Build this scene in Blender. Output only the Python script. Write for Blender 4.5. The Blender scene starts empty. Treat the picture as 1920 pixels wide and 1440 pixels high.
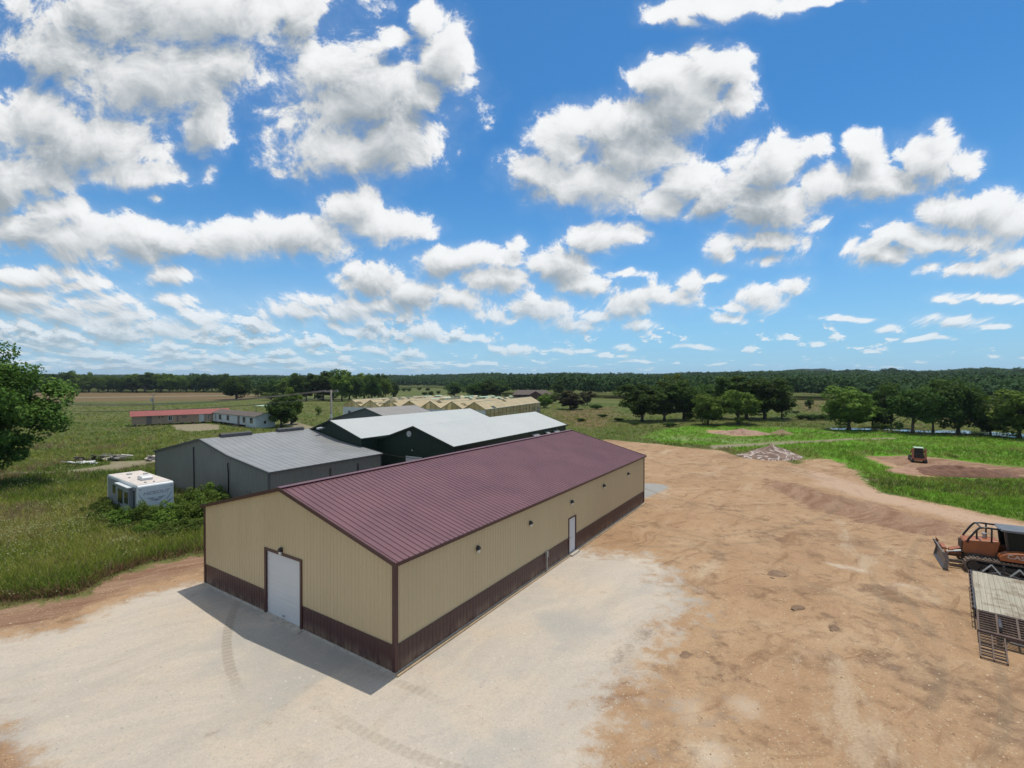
import bpy, bmesh, math, random
import numpy as np
from mathutils import Vector, Matrix, Euler

D = bpy.data
SC = bpy.context.scene
COL = SC.collection
F, H, HZ = 892.0, 11.3, 713.0          # focal length in photo pixels, eye height, horizon row

# ------------------------------------------------------------------ camera
cam_d = D.cameras.new('camera')
cam_d.sensor_width = 36.0
cam_d.lens = 36.0 * F / 1920.0
cam_d.clip_start = 0.5
cam_d.clip_end = 40000.0
cam = D.objects.new('camera', cam_d)
COL.objects.link(cam)
cam.location = (0, 0, H)
cam.rotation_euler = (math.radians(90) - math.atan((720 - HZ) / F), 0, 0)
SC.camera = cam

# ------------------------------------------------------------------ colour management / cycles
SC.view_settings.view_transform = 'Standard'
SC.view_settings.look = 'None'
SC.view_settings.gamma = 1.0
SC.view_settings.exposure = 0.0
SC.render.engine = 'CYCLES'
SC.cycles.use_denoising = True
SC.cycles.max_bounces = 6
SC.cycles.diffuse_bounces = 3
SC.cycles.transmission_bounces = 4
SC.cycles.transparent_max_bounces = 12
SC.cycles.volume_bounces = 0
SC.cycles.sample_clamp_indirect = 6.0
try:
    SC.cycles.volume_step_rate = 4.0
except Exception:
    pass

# ------------------------------------------------------------------ sun
SUN_EL, SUN_AZ = 76.0, 37.0            # degrees; azimuth measured from +Y towards +X
sd = Vector((math.sin(math.radians(SUN_AZ)) * math.cos(math.radians(SUN_EL)),
             math.cos(math.radians(SUN_AZ)) * math.cos(math.radians(SUN_EL)),
             math.sin(math.radians(SUN_EL))))
sun_d = D.lights.new('sun', 'SUN')
sun_d.energy = 3.3
sun_d.angle = math.radians(0.55)
sun_d.color = (1.0, 0.935, 0.82)
sun = D.objects.new('sun', sun_d)
COL.objects.link(sun)
sun.location = (20, 20, 60)
sun.rotation_euler = (-sd).to_track_quat('-Z', 'Y').to_euler()


# ------------------------------------------------------------------ node helpers
class NT:
    def __init__(self, nt):
        self.nt = nt
        nt.nodes.clear()

    def n(self, typ, ins=None, **props):
        nd = self.nt.nodes.new(typ)
        for k, v in props.items():
            setattr(nd, k, v)
        for k, v in (ins or {}).items():
            s = nd.inputs[k]
            if isinstance(v, bpy.types.NodeSocket):
                self.nt.links.new(v, s)
            else:
                if isinstance(v, (tuple, list)) and s.type == 'RGBA' and len(v) == 3:
                    v = (*v, 1.0)
                s.default_value = v
        return nd

    def m(self, op, a, b=0.0, c=0.0, clamp=False):
        return self.n('ShaderNodeMath', {0: a, 1: b, 2: c}, operation=op, use_clamp=clamp).outputs[0]

    def v(self, op, a, b=(0, 0, 0), c=None):
        ins = {0: a, 1: b}
        if c is not None:
            ins[2] = c
        nd = self.n('ShaderNodeVectorMath', ins, operation=op)
        return nd.outputs['Value'] if op in ('LENGTH', 'DOT_PRODUCT', 'DISTANCE') else nd.outputs['Vector']

    def mix(self, f, a, b, mode='MIX'):
        nd = self.n('ShaderNodeMix', data_type='RGBA', blend_type=mode)
        for i, v in ((0, f), (6, a), (7, b)):
            s = nd.inputs[i]
            if isinstance(v, bpy.types.NodeSocket):
                self.nt.links.new(v, s)
            else:
                s.default_value = (*v, 1.0) if isinstance(v, (tuple, list)) and len(v) == 3 else v
        return nd.outputs[2]

    def step(self, x, lo, hi, t0=0.0, t1=1.0, smooth=True):
        return self.n('ShaderNodeMapRange', {0: x, 1: lo, 2: hi, 3: t0, 4: t1},
                      interpolation_type='SMOOTHSTEP' if smooth else 'LINEAR').outputs[0]

    def noise(self, vec, scale, detail=4.0, rough=0.5, dist=0.0, dims='3D', out=0):
        ins = {'Scale': scale, 'Detail': detail, 'Roughness': rough, 'Distortion': dist}
        if vec is not None:
            ins['Vector'] = vec
        return self.n('ShaderNodeTexNoise', ins, noise_dimensions=dims).outputs[out]

    def xyz(self, x, y, z):
        return self.n('ShaderNodeCombineXYZ', {0: x, 1: y, 2: z}).outputs[0]

    def sep(self, v):
        return self.n('ShaderNodeSeparateXYZ', {0: v}).outputs


# ------------------------------------------------------------------ world: Nishita sky and cumulus field
world = D.worlds.new('World')
SC.world = world
world.use_nodes = True
world.cycles.sampling_method = 'MANUAL'
world.cycles.sample_map_resolution = 512
W = NT(world.node_tree)
sky = W.n('ShaderNodeTexSky', sky_type='NISHITA', sun_disc=False,
          sun_elevation=math.radians(SUN_EL), sun_rotation=math.radians(SUN_AZ),
          altitude=200.0, air_density=1.0, dust_density=0.35, ozone_density=2.2)
gen = W.n('ShaderNodeTexCoord').outputs['Generated']
dx, dy, dz = W.sep(gen)
ay = W.m('MAXIMUM', W.m('ABSOLUTE', dy), 0.16)
pu = W.m('MULTIPLY', W.m('DIVIDE', dx, ay), F / 100)
pv = W.m('MULTIPLY', W.m('DIVIDE', dz, ay), F / 100)
P0 = W.xyz(pu, pv, 0.0)
# where the clouds of that noon stood, and a last row of unseen ones added to whiten the skylight: centre (azimuth, elevation) and half sizes, all in hundredths of the view
CL = """330 30 290 70;120 100 115 50;300 150 150 80;385 235 45 50;560 30 55 50;440 120 60 50;210 20 130 50;
60 225 110 60;150 275 160 60;90 330 100 35;240 325 100 25;392 318 16 14;290 368 14 8;
680 185 150 95;640 290 105 50;740 260 80 60;835 105 45 60;800 40 28 30;745 72 26 20;620 130 60 40;870 150 32 16;800 180 40 40;
60 430 90 40;250 460 80 36;30 560 80 26;200 570 70 22;300 620 90 16;80 640 100 16;170 445 110 40;330 450 90 30;440 455 100 32;560 450 110 36;665 390 48 48;755 430 50 26;700 430 60 36;110 395 60 28;
60 520 90 22;150 535 60 14;320 510 45 22;20 350 40 60;
1330 130 50 42;1220 225 80 50;1180 290 90 50;1300 165 60 40;1360 130 36 36;1250 150 55 40;1290 200 90 50;1375 190 30 32;1130 240 90 50;1060 270 60 40;1200 270 90 50;1000 325 62 34;1130 340 120 50;1050 360 60 28;1280 340 55 40;1240 375 60 30;1340 370 55 40;
1450 320 70 48;1520 290 34 24;1440 390 90 46;1560 350 70 36;1650 340 80 34;1620 290 30 30;1730 290 60 40;1790 300 40 26;1755 245 26 20;1440 455 68 24;1440 492 50 13;1365 470 34 24;
1790 400 60 38;1860 395 60 38;1700 440 60 26;1650 475 50 22;1780 450 110 26;1900 420 60 34;1830 505 85 15;1900 485 60 20;
1110 450 50 28;1160 445 42 22;1050 500 60 34;1100 535 60 20;1160 520 42 8;975 455 24 14;
870 490 90 26;930 525 70 26;820 500 45 24;960 490 30 20;
700 530 50 34;665 505 18 15;560 585 80 20;640 590 60 22;780 560 60 28;850 565 60 20;720 570 70 20;590 565 50 14;
1000 580 60 22;930 590 40 14;1070 605 60 14;1230 560 70 20;1300 530 30 18;1180 580 50 18;1340 520 22 8;1120 590 40 10;1200 612 28 9;
1420 560 44 16;1495 535 26 15;1355 596 30 8;1375 575 20 6;
1850 562 60 9;1780 570 30 8;1590 597 44 4;1790 605 60 11;1665 615 20 7;1870 615 30 4;1740 638 34 4;1530 640 12 4;1310 654 28 4;1175 650 18 7;1050 657 22 7;1090 655 20 4;
230 595 60 22;370 600 50 18;120 590 50 20;330 560 40 16;60 575 50 14;430 610 24 8;500 630 40 8;590 645 26 8;710 655 34 8;780 665 28 8;960 655 40 8;690 620 40 14;800 620 40 14;880 635 40 8;
1380 8 90 20;1290 20 70 22;1290 45 30 12;1480 5 70 9;
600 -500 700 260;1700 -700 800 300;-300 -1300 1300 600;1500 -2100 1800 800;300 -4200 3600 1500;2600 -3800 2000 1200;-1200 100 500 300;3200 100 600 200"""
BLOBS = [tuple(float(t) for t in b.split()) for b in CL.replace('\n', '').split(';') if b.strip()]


def cloud_field(P, off, cheap=False):
    """cloud thickness in direction P: blobs of the big clouds joined with a layer of small far ones"""
    Q = W.v('ADD', P, off)
    warp = W.noise(Q, 0.55, 3.0, 0.5, out=1)
    Qw = W.v('MULTIPLY_ADD', W.v('SUBTRACT', warp, (0.5, 0.5, 0.5)), (0.80, 0.50, 0.0), Q)
    acc = None
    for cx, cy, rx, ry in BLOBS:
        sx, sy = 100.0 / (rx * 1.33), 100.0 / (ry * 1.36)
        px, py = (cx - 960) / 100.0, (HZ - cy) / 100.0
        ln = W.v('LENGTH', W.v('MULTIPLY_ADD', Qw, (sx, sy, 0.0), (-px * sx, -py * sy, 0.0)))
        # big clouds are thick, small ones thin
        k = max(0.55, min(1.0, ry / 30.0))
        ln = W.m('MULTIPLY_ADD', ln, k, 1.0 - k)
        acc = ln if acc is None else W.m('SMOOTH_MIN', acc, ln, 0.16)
    big = W.m('SUBTRACT', 1.0, acc)
    qx, qy, _ = W.sep(Q)
    # far small clouds, flattened and crowded towards the horizon
    inv = W.m('DIVIDE', 1.0, W.m('MAXIMUM', W.m('ADD', qy, 0.45), 0.2))
    far = W.noise(W.xyz(W.m('MULTIPLY', qx, 1.15),
                        W.m('MULTIPLY', inv, 3.6), 3.3), 1.7, 5.0, 0.58)
    thr = W.step(qx, -6.5, 3.5, 0.41, 0.585, smooth=False)
    band = W.m('MULTIPLY', W.step(qy, 0.03, 0.25), W.step(qy, 1.9, 0.9))
    small = W.m('MULTIPLY', W.m('SUBTRACT', W.m('MULTIPLY', W.m('SUBTRACT', far, thr), 5.0), 0.1), band)
    small = W.m('ADD', small, W.m('MULTIPLY', W.m('SUBTRACT', band, 1.0), 1.0))
    base = W.m('SMOOTH_MAX', big, small, 0.1)
    # cauliflower detail: finer towards the horizon
    fr = W.m('ADD', 0.85, W.m('MULTIPLY', inv, 0.75))
    Qd = W.v('MULTIPLY', Q, W.xyz(fr, W.m('MULTIPLY', fr, 1.25), 1.0))
    n1 = W.noise(Qd, 1.15, 4.0 if cheap else 11.0, 0.69, 0.35)
    det = W.m('MULTIPLY', W.m('SUBTRACT', n1, 0.5), 3.0)
    if not cheap:
        vo = W.n('ShaderNodeTexVoronoi', {'Vector': W.v('MULTIPLY_ADD', warp, (0.9, 0.9, 0), Qd), 'Scale': 2.6, 'Smoothness': 0.6},
                 feature='SMOOTH_F1', voronoi_dimensions='2D').outputs['Distance']
        det = W.m('ADD', det, W.m('MULTIPLY', W.m('SUBTRACT', 0.38, vo), 0.42))
    return W.m('ADD', base, W.m('MULTIPLY', det, 0.66)), base, det


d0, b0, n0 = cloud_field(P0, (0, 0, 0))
up = W.step(pv, 0.3, 4.0, 0.07, 0.40, smooth=False)
d1, b1, n1_ = cloud_field(P0, W.xyz(W.m('MULTIPLY', up, 0.4), up, 0.0), cheap=True)
relief = W.m('SUBTRACT', d1, d0)
soft = W.step(relief, -0.25, 0.35, 0.34, 0.80, smooth=False)   # crisp tops, frayed bases
alpha = W.step(W.m('DIVIDE', W.m('ADD', d0, 0.10), soft), 0.0, 1.0)
veil = W.m('MULTIPLY', W.step(W.m('ADD', b0, W.m('MULTIPLY', n0, 0.35)), -0.40, 0.45), 0.16)     # thin vapour round the clouds
alpha = W.m('MAXIMUM', alpha, veil)
mist = W.m('MULTIPLY', W.m('MULTIPLY', W.step(pu, 3.0, -9.0), W.step(pv, 2.4, 0.3)), 0.35)
alpha = W.m('ADD', alpha, W.m('MULTIPLY', W.m('SUBTRACT', 1.0, alpha), mist))
lowf = W.noise(P0, 0.5, 3.0, 0.5)
core = W.step(W.m('ADD', b1, W.m('MULTIPLY', n1_, 0.42)), -0.10, 0.80)
core = W.m('MULTIPLY', core, W.step(lowf, 0.3, 0.65, 0.5, 1.1))
lum = W.m('SUBTRACT', 0.865, W.m('MULTIPLY', core, 0.34))
lum = W.m('SUBTRACT', lum, W.m('MULTIPLY', W.step(relief, -0.6, 0.6, -0.5, 0.5), 0.19), clamp=True)
lum = W.m('ADD', lum, W.m('MULTIPLY', n0, 0.05), clamp=True)
ccol = W.mix(W.step(lum, 0.35, 0.85), (0.84, 0.94, 1.0), (0.99, 1.0, 1.0))
ccol = W.v('SCALE', ccol)
W.nt.links.new(lum, ccol.node.inputs['Scale'])
# clear air: Nishita, a little more saturated as the drone camera recorded it, paler low down
skyc = W.v('MULTIPLY', sky.outputs[0], (0.38, 0.96, 1.32))
SKY_STRENGTH = 0.1
low = W.m('POWER', W.step(dz, 0.50, 0.0, smooth=False), 2.6)
skyc = W.mix(W.m('MULTIPLY', low, 0.9), skyc, (3.8, 6.2, 8.5))
cl10 = W.v('SCALE', ccol)
cl10.node.inputs['Scale'].default_value = 1.0 / SKY_STRENGTH
# far clouds sink into the pale air near the horizon
alpha = W.m('MULTIPLY', alpha, W.step(pv, 0.0, 1.6, 0.45, 0.97, smooth=False))
alpha = W.m('MULTIPLY', alpha, W.step(dz, -0.01, 0.01))
allc = W.mix(alpha, skyc, cl10)
bg = W.n('ShaderNodeBackground', {'Color': allc, 'Strength': SKY_STRENGTH})
W.n('ShaderNodeOutputWorld', {'Surface': bg.outputs[0]})

# ------------------------------------------------------------------ geometry helpers
def gp(px, py, z=0.0):
    """the place on the level z that the photo shows at (px, py)"""
    y = F * (H - z) / (py - HZ)
    return ((px - 960.0) / F * y, y)


class MB:
    """collects polygons and becomes ONE mesh object"""
    def __init__(self, xf=None):
        self.v, self.f, self.mi, self.xf = [], [], [], xf

    def add(self, vs, fs, mi=0):
        o = len(self.v)
        for p in vs:
            p = Vector(p)
            self.v.append(self.xf @ p if self.xf else p)
        for f in fs:
            self.f.append(tuple(i + o for i in f))
            self.mi.append(mi)

    def quad(self, a, b, c, d, mi=0):
        self.add([a, b, c, d], [(0, 1, 2, 3)], mi)

    def box(self, lo, hi, mi=0, m=None):
        x0, y0, z0 = lo
        x1, y1, z1 = hi
        vs = [Vector(p) for p in ((x0, y0, z0), (x1, y0, z0), (x1, y1, z0), (x0, y1, z0),
                                  (x0, y0, z1), (x1, y0, z1), (x1, y1, z1), (x0, y1, z1))]
        if m:
            vs = [m @ p for p in vs]
        self.add(vs, [(0, 3, 2, 1), (4, 5, 6, 7), (0, 1, 5, 4), (1, 2, 6, 5), (2, 3, 7, 6), (3, 0, 4, 7)], mi)

    def bar(self, a, b, w, h, mi=0, up=(0, 0, 1)):
        """rectangular bar from a to b"""
        a, b = Vector(a), Vector(b)
        d = (b - a)
        L = d.length
        d.normalize()
        upv = Vector(up)
        if abs(d.dot(upv)) > 0.98:
            upv = Vector((1, 0, 0))
        s = d.cross(upv).normalized()
        t = s.cross(d).normalized()
        vs = []
        for q in (a, b):
            for i, j in ((-1, -1), (1, -1), (1, 1), (-1, 1)):
                vs.append(q + s * (i * w / 2) + t * (j * h / 2))
        self.add(vs, [(0, 3, 2, 1), (4, 5, 6, 7), (0, 1, 5, 4), (1, 2, 6, 5), (2, 3, 7, 6), (3, 0, 4, 7)], mi)

    def tube(self, pts, r, n=8, mi=0, closed=False):
        pts = [Vector(p) for p in pts]
        rs = r if isinstance(r, (list, tuple)) else [r] * len(pts)
        rings = []
        for i, p in enumerate(pts):
            a = pts[max(i - 1, 0)]
            b = pts[min(i + 1, len(pts) - 1)]
            d = (b - a).normalized()
            u = Vector((0, 0, 1)) if abs(d.z) < 0.95 else Vector((1, 0, 0))
            s = d.cross(u).normalized()
            t = s.cross(d)
            rings.append([p + (s * math.cos(k * 2 * math.pi / n) + t * math.sin(k * 2 * math.pi / n)) * rs[i] for k in range(n)])
        vs = [q for rg in rings for q in rg]
        fs = []
        for i in range(len(pts) - 1):
            for k in range(n):
                k2 = (k + 1) % n
                fs.append((i * n + k, i * n + k2, (i + 1) * n + k2, (i + 1) * n + k))
        fs.append(tuple(range(n - 1, -1, -1)))
        fs.append(tuple((len(pts) - 1) * n + k for k in range(n)))
        self.add(vs, fs, mi)

    def prism(self, prof, a, b, mi=0):
        """profile of (u, w) points in the x-z plane pushed from y=a to y=b"""
        n = len(prof)
        vs = [(u, a, w) for u, w in prof] + [(u, b, w) for u, w in prof]
        fs = [tuple(range(n)), tuple(range(2 * n - 1, n - 1, -1))]
        for i in range(n):
            j = (i + 1) % n
            fs.append((i, n + i, n + j, j))
        self.add(vs, fs, mi)

    def build(self, name, mats, parent=None, smooth=False, bevel=0.0, fix=True):
        me = D.meshes.new(name)
        me.from_pydata([tuple(p) for p in self.v], [], self.f)
        mats = mats if isinstance(mats, (list, tuple)) else [mats]
        for m_ in mats:
            me.materials.append(m_)
        if len(mats) > 1:
            me.polygons.foreach_set('material_index', self.mi)
        if fix:
            bm = bmesh.new()
            bm.from_mesh(me)
            bmesh.ops.recalc_face_normals(bm, faces=bm.faces)
            bm.to_mesh(me)
            bm.free()
        if smooth:
            me.polygons.foreach_set('use_smooth', [True] * len(me.polygons))
        o = D.objects.new(name, me)
        COL.objects.link(o)
        if parent is not None:
            o.parent = parent
        if bevel:
            bv = o.modifiers.new('bevel', 'BEVEL')
            bv.width = bevel
            bv.segments = 2
            bv.limit_method = 'ANGLE'
        return o


def np_mesh(name, verts, faces, mat, parent=None, cols=None, colname='tone', smooth=False):
    """fast mesh from arrays; faces Nx3 or Nx4; cols per face (N,3)"""
    me = D.meshes.new(name)
    n, k = faces.shape
    me.vertices.add(len(verts))
    me.vertices.foreach_set('co', verts.astype(np.float32).ravel())
    me.loops.add(n * k)
    me.loops.foreach_set('vertex_index', faces.astype(np.int32).ravel())
    me.polygons.add(n)
    me.polygons.foreach_set('loop_start', np.arange(0, n * k, k, dtype=np.int32))
    me.polygons.foreach_set('loop_total', np.full(n, k, dtype=np.int32))
    if smooth:
        me.polygons.foreach_set('use_smooth', np.ones(n, dtype=bool))
    me.materials.append(mat)
    me.update(calc_edges=True)
    if cols is not None:
        at = me.attributes.new(colname, 'FLOAT_COLOR', 'FACE')
        c4 = np.ones((n, 4), np.float32)
        c4[:, :cols.shape[1]] = cols
        at.data.foreach_set('color', c4.ravel())
    o = D.objects.new(name, me)
    COL.objects.link(o)
    if parent is not None:
        o.parent = parent
    return o


def tag(o, label=None, cat=None, group=None, kind=None):
    if label: o['label'] = label
    if cat: o['category'] = cat
    if group: o['group'] = group
    if kind: o['kind'] = kind
    return o


def empty(name, loc, rz=0.0, label=None, cat=None, group=None):
    e = D.objects.new(name, None)
    COL.objects.link(e)
    e.location = loc
    e.rotation_euler = (0, 0, rz)
    e.empty_display_size = 0.5
    return tag(e, label, cat, group)


# ------------------------------------------------------------------ materials
def mat(name, col, rough=0.6, splash=0.0, metal=0.0, var=0.12, vscale=1.5, bump=0.0, bscale=30.0, dirt=None, dirt_amt=0.0, spec=0.5, streak=False):
    m_ = D.materials.new(name)
    m_.use_nodes = True
    t = NT(m_.node_tree)
    co = t.n('ShaderNodeTexCoord').outputs['Object']
    vec = t.v('MULTIPLY', co, (1.0, 1.0, 0.15)) if streak else co
    n1 = t.noise(vec, vscale, 6.0, 0.62)
    f = t.step(n1, 0.25, 0.75)
    c = t.mix(f, tuple(x * (1 - var) for x in col), tuple(min(1, x * (1 + var)) for x in col))
    if dirt:
        n2 = t.noise(vec, vscale * 2.3, 8.0, 0.7)
        c = t.mix(t.m('MULTIPLY', t.step(n2, 0.48, 0.72), dirt_amt), c, dirt)
    if splash:
        hz_ = t.step(t.sep(co)[2], .75, .1)
        ns_ = t.step(t.noise(t.v('MULTIPLY', co, (1, 1, .5)), 2.2, 8.0, .7), .35, .65)
        c = t.mix(t.m('MULTIPLY', t.m('MULTIPLY', hz_, ns_), splash), c, (.34, .25, .17))
    b = t.n('ShaderNodeBsdfPrincipled', {'Base Color': c, 'Metallic': metal,
            'Roughness': t.step(n1, 0.2, 0.8, max(0.05, rough - 0.07), min(1, rough + 0.07)), 'Specular IOR Level': spec})
    if bump:
        n3 = t.noise(co, bscale, 4.0, 0.6)
        bp = t.n('ShaderNodeBump', {'Strength': bump, 'Distance': 0.02, 'Height': n3})
        t.nt.links.new(bp.outputs[0], b.inputs['Normal'])
    t.n('ShaderNodeOutputMaterial', {'Surface': b.outputs[0]})
    return m_


M = {
    'beige': mat('beige_metal', (0.52, 0.41, 0.24), 0.42, var=0.05, vscale=0.5, streak=True, spec=0.5),
    'maroon': mat('maroon_metal', (0.060, 0.024, 0.024), 0.4, splash=0.45, var=0.08, vscale=0.5, spec=0.5),
    'maroon_roof': mat('maroon_roof_metal', (0.140, 0.055, 0.068), 0.5, var=0.10, vscale=0.5, spec=0.6),
    'maroon_trim': mat('maroon_trim', (0.062, 0.022, 0.022), 0.4, var=0.06),
    'white_door': mat('white_door', (0.60, 0.61, 0.61), 0.4, var=0.03, vscale=0.6),
    'white_paint': mat('white_paint', (0.66, 0.67, 0.66), 0.5, var=0.07, vscale=0.8, dirt=(0.35, 0.33, 0.28), dirt_amt=0.5),
    'concrete': mat('concrete', (0.46, 0.41, 0.34), 0.85, var=0.15, vscale=2.5, dirt=(0.33, 0.22, 0.13), dirt_amt=0.6),
    'lumber': mat('new_lumber', (0.42, 0.31, 0.19), 0.8, var=0.2, vscale=1.5),
    'grey_roof': mat('grey_roof_metal', (0.245, 0.25, 0.25), 0.42, var=0.08, vscale=0.5, dirt=(0.22, 0.21, 0.20), dirt_amt=0.25, spec=0.7),
    'grey_wall': mat('grey_wall_metal', (0.205, 0.205, 0.185), 0.5, var=0.06, vscale=0.4, dirt=(0.16, 0.15, 0.12), dirt_amt=0.3),
    'grey_trim': mat('grey_trim', (0.10, 0.105, 0.105), 0.5, var=0.08),
    'white_roof': mat('white_roof_metal', (0.47, 0.49, 0.48), 0.5, var=0.03, vscale=0.3, dirt=(0.5, 0.5, 0.47), dirt_amt=0.3, spec=0.3),
    'green_wall': mat('dark_green_metal', (0.016, 0.034, 0.022), 0.55, var=0.1, vscale=0.4, spec=0.3),
    'old_roof': mat('taupe_roof_metal', (0.26, 0.245, 0.23), 0.6, var=0.08, vscale=0.4, dirt=(0.2, 0.18, 0.16), dirt_amt=0.4),
    'black': mat('black_rubber', (0.022, 0.021, 0.02), 0.55, var=0.2),
    'dark_metal': mat('dark_metal', (0.05, 0.05, 0.052), 0.45, var=0.2, vscale=3, dirt=(0.18, 0.11, 0.06), dirt_amt=0.5),
    'galv': mat('galvanised_steel', (0.42, 0.43, 0.43), 0.4, metal=0.5, var=0.1, vscale=4),
    'lamp_glass': mat('lamp_lens', (0.7, 0.7, 0.66), 0.2, var=0.02),
    'glass': mat('dark_glass', (0.012, 0.015, 0.014), 0.12, var=0.05, spec=0.35),
    'cab_dark': mat('cab_window_tint', (0.012, 0.014, 0.010), 0.5, var=0.3, vscale=3, spec=0.2),
    'red_roof': mat('red_roof_metal', (0.26, 0.052, 0.046), 0.5, var=0.08, vscale=0.5),
    'tan_wall': mat('tan_siding', (0.34, 0.24, 0.17), 0.75, var=0.08, vscale=0.6, dirt=(0.22, 0.16, 0.12), dirt_amt=0.4),
    'brown_door': mat('brown_grey_door', (0.14, 0.12, 0.105), 0.7),
    'pale_siding': mat('pale_blue_siding', (0.50, 0.55, 0.54), 0.7, var=0.08, vscale=0.5, dirt=(0.3, 0.31, 0.28), dirt_amt=0.5),
    'brown_roof': mat('brown_shingles', (0.105, 0.085, 0.072), 0.9, var=0.2, vscale=1.2, dirt=(0.17, 0.14, 0.12), dirt_amt=0.5),
    'brown_brick': mat('dark_brown_brick', (0.085, 0.04, 0.032), 0.85, var=0.2, vscale=1.2),
    'pale_green': mat('pale_green_metal', (0.42, 0.55, 0.40), 0.5, var=0.08),
    'poly': mat('yellowed_polycarbonate', (0.62, 0.50, 0.27), 0.4, var=0.12, vscale=0.25, dirt=(0.45, 0.36, 0.2), dirt_amt=0.5, spec=0.4),
    'poly_dull': mat('yellowed_gable_panel', (0.40, 0.33, 0.17), 0.5, var=0.15, vscale=0.4),
    'poly_side': mat('glossy_side_panel', (0.62, 0.54, 0.36), 0.18, var=0.35, vscale=0.35, spec=0.9),
    'gh_frame': mat('greenhouse_frame', (0.42, 0.47, 0.40), 0.5, var=0.12),
    'gh_dark': mat('greenhouse_post', (0.22, 0.20, 0.13), 0.6, var=0.12),
    'wood_pole': mat('weathered_pole', (0.21, 0.19, 0.165), 0.9, var=0.2, vscale=3),
    'wire': mat('cable', (0.16, 0.14, 0.12), 0.6),
    'orange': mat('faded_orange_paint', (0.33, 0.10, 0.030), 0.45, var=0.15, vscale=1.5, dirt=(0.20, 0.10, 0.05), dirt_amt=0.6),
    'orange_red': mat('orange_red_paint', (0.36, 0.11, 0.055), 0.45, var=0.12),
    'black_gloss': mat('black_cab_paint', (0.018, 0.018, 0.018), 0.3, var=0.1),
    'cab_roof': mat('dusty_grey_canopy', (0.13, 0.14, 0.155), 0.45, var=0.15, vscale=1.5),
    'mud_steel': mat('muddy_steel', (0.13, 0.10, 0.08), 0.6, var=0.25, vscale=4, dirt=(0.25, 0.16, 0.09), dirt_amt=0.8),
    'blade': mat('worn_blade_steel', (0.17, 0.15, 0.14), 0.45, var=0.2, vscale=3, dirt=(0.30, 0.17, 0.08), dirt_amt=0.6),
    'rail_rust': mat('rusty_brown_steel', (0.10, 0.062, 0.045), 0.7, var=0.3, vscale=3),
    'rv_white': mat('rv_fibreglass', (0.66, 0.69, 0.70), 0.35, var=0.03, dirt=(0.5, 0.5, 0.48), dirt_amt=0.3),
    'rv_roof': mat('rv_chalky_roof', (0.60, 0.54, 0.49), 0.8, var=0.08, dirt=(0.42, 0.34, 0.28), dirt_amt=0.5),
    'rv_side_shaded': mat('rv_shaded_side_panel', (0.22, 0.235, 0.25), 0.4, var=0.08),  # white side given a darker base colour that stands in for its shadow
    'rv_grey': mat('rv_grey_graphic', (0.24, 0.25, 0.27), 0.4),
    'decal_white': mat('pale_lettering', (0.55, 0.52, 0.48), 0.5),
    'stone_dark': mat('dark_debris', (0.10, 0.08, 0.07), 0.9, var=0.4, vscale=5),
    'stone_pale': mat('pale_debris', (0.5, 0.45, 0.4), 0.8, var=0.3, vscale=5),
    'bark': mat('bark', (0.085, 0.066, 0.05), 0.95, var=0.35, vscale=4, bump=0.6, bscale=18),
}


def planks_mat():
    """weathered grey deck boards running along local x"""
    m_ = D.materials.new('weathered_planks')
    m_.use_nodes = True
    t = NT(m_.node_tree)
    co = t.n('ShaderNodeTexCoord').outputs['Object']
    x, y, z = t.sep(co)
    row = t.m('FLOOR', t.m('DIVIDE', y, 0.19))
    wn = t.n('ShaderNodeTexWhiteNoise', {'W': row}, noise_dimensions='1D').outputs[0]
    g = t.noise(t.v('MULTIPLY_ADD', co, (0.22, 13.0, 1.0), (3.7, 1.3, .4)), 1.7, 6.0, 0.65, 0.25)
    st = t.noise(co, 0.9, 5.0, 0.6)
    c = t.mix(t.step(g, 0.2, 0.8), (0.27, 0.24, 0.18), (0.46, 0.42, 0.33))
    c = t.mix(t.m('MULTIPLY', wn, 0.35), c, (0.30, 0.29, 0.22))
    c = t.mix(t.m('MULTIPLY', t.step(st, 0.50, 0.66), 0.75), c, (0.17, 0.12, 0.08))
    b = t.n('ShaderNodeBsdfPrincipled', {'Base Color': c, 'Roughness': 0.85})
    t.n('ShaderNodeOutputMaterial', {'Surface': b.outputs[0]})
    return m_


M['planks'] = planks_mat()


def poly_mat(name, c0, c1, rough, tr_):
    """aged translucent sheet"""
    m_ = D.materials.new(name)
    m_.use_nodes = True
    t = NT(m_.node_tree)
    co = t.n('ShaderNodeTexCoord').outputs['Object']
    c = t.mix(t.step(t.noise(co, .35, 6.0, .65), .3, .7), c0, c1)
    b = t.n('ShaderNodeBsdfPrincipled', {'Base Color': c, 'Roughness': rough})
    q_ = t.n('ShaderNodeBsdfTranslucent', {'Color': c})
    t.n('ShaderNodeOutputMaterial', {'Surface': t.n('ShaderNodeMixShader', {0: tr_, 1: b.outputs[0], 2: q_.outputs[0]}).outputs[0]})
    return m_


M['poly'] = poly_mat('yellowed_polycarbonate', (.66, .52, .29), (.52, .41, .22), .4, .25)
M['poly_dull'] = poly_mat('yellowed_gable_panel', (.90, .74, .40), (.70, .56, .28), .5, .55)
M['poly_side'] = poly_mat('glossy_side_panel', (.95, .88, .62), (.75, .62, .34), .15, .7)


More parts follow.
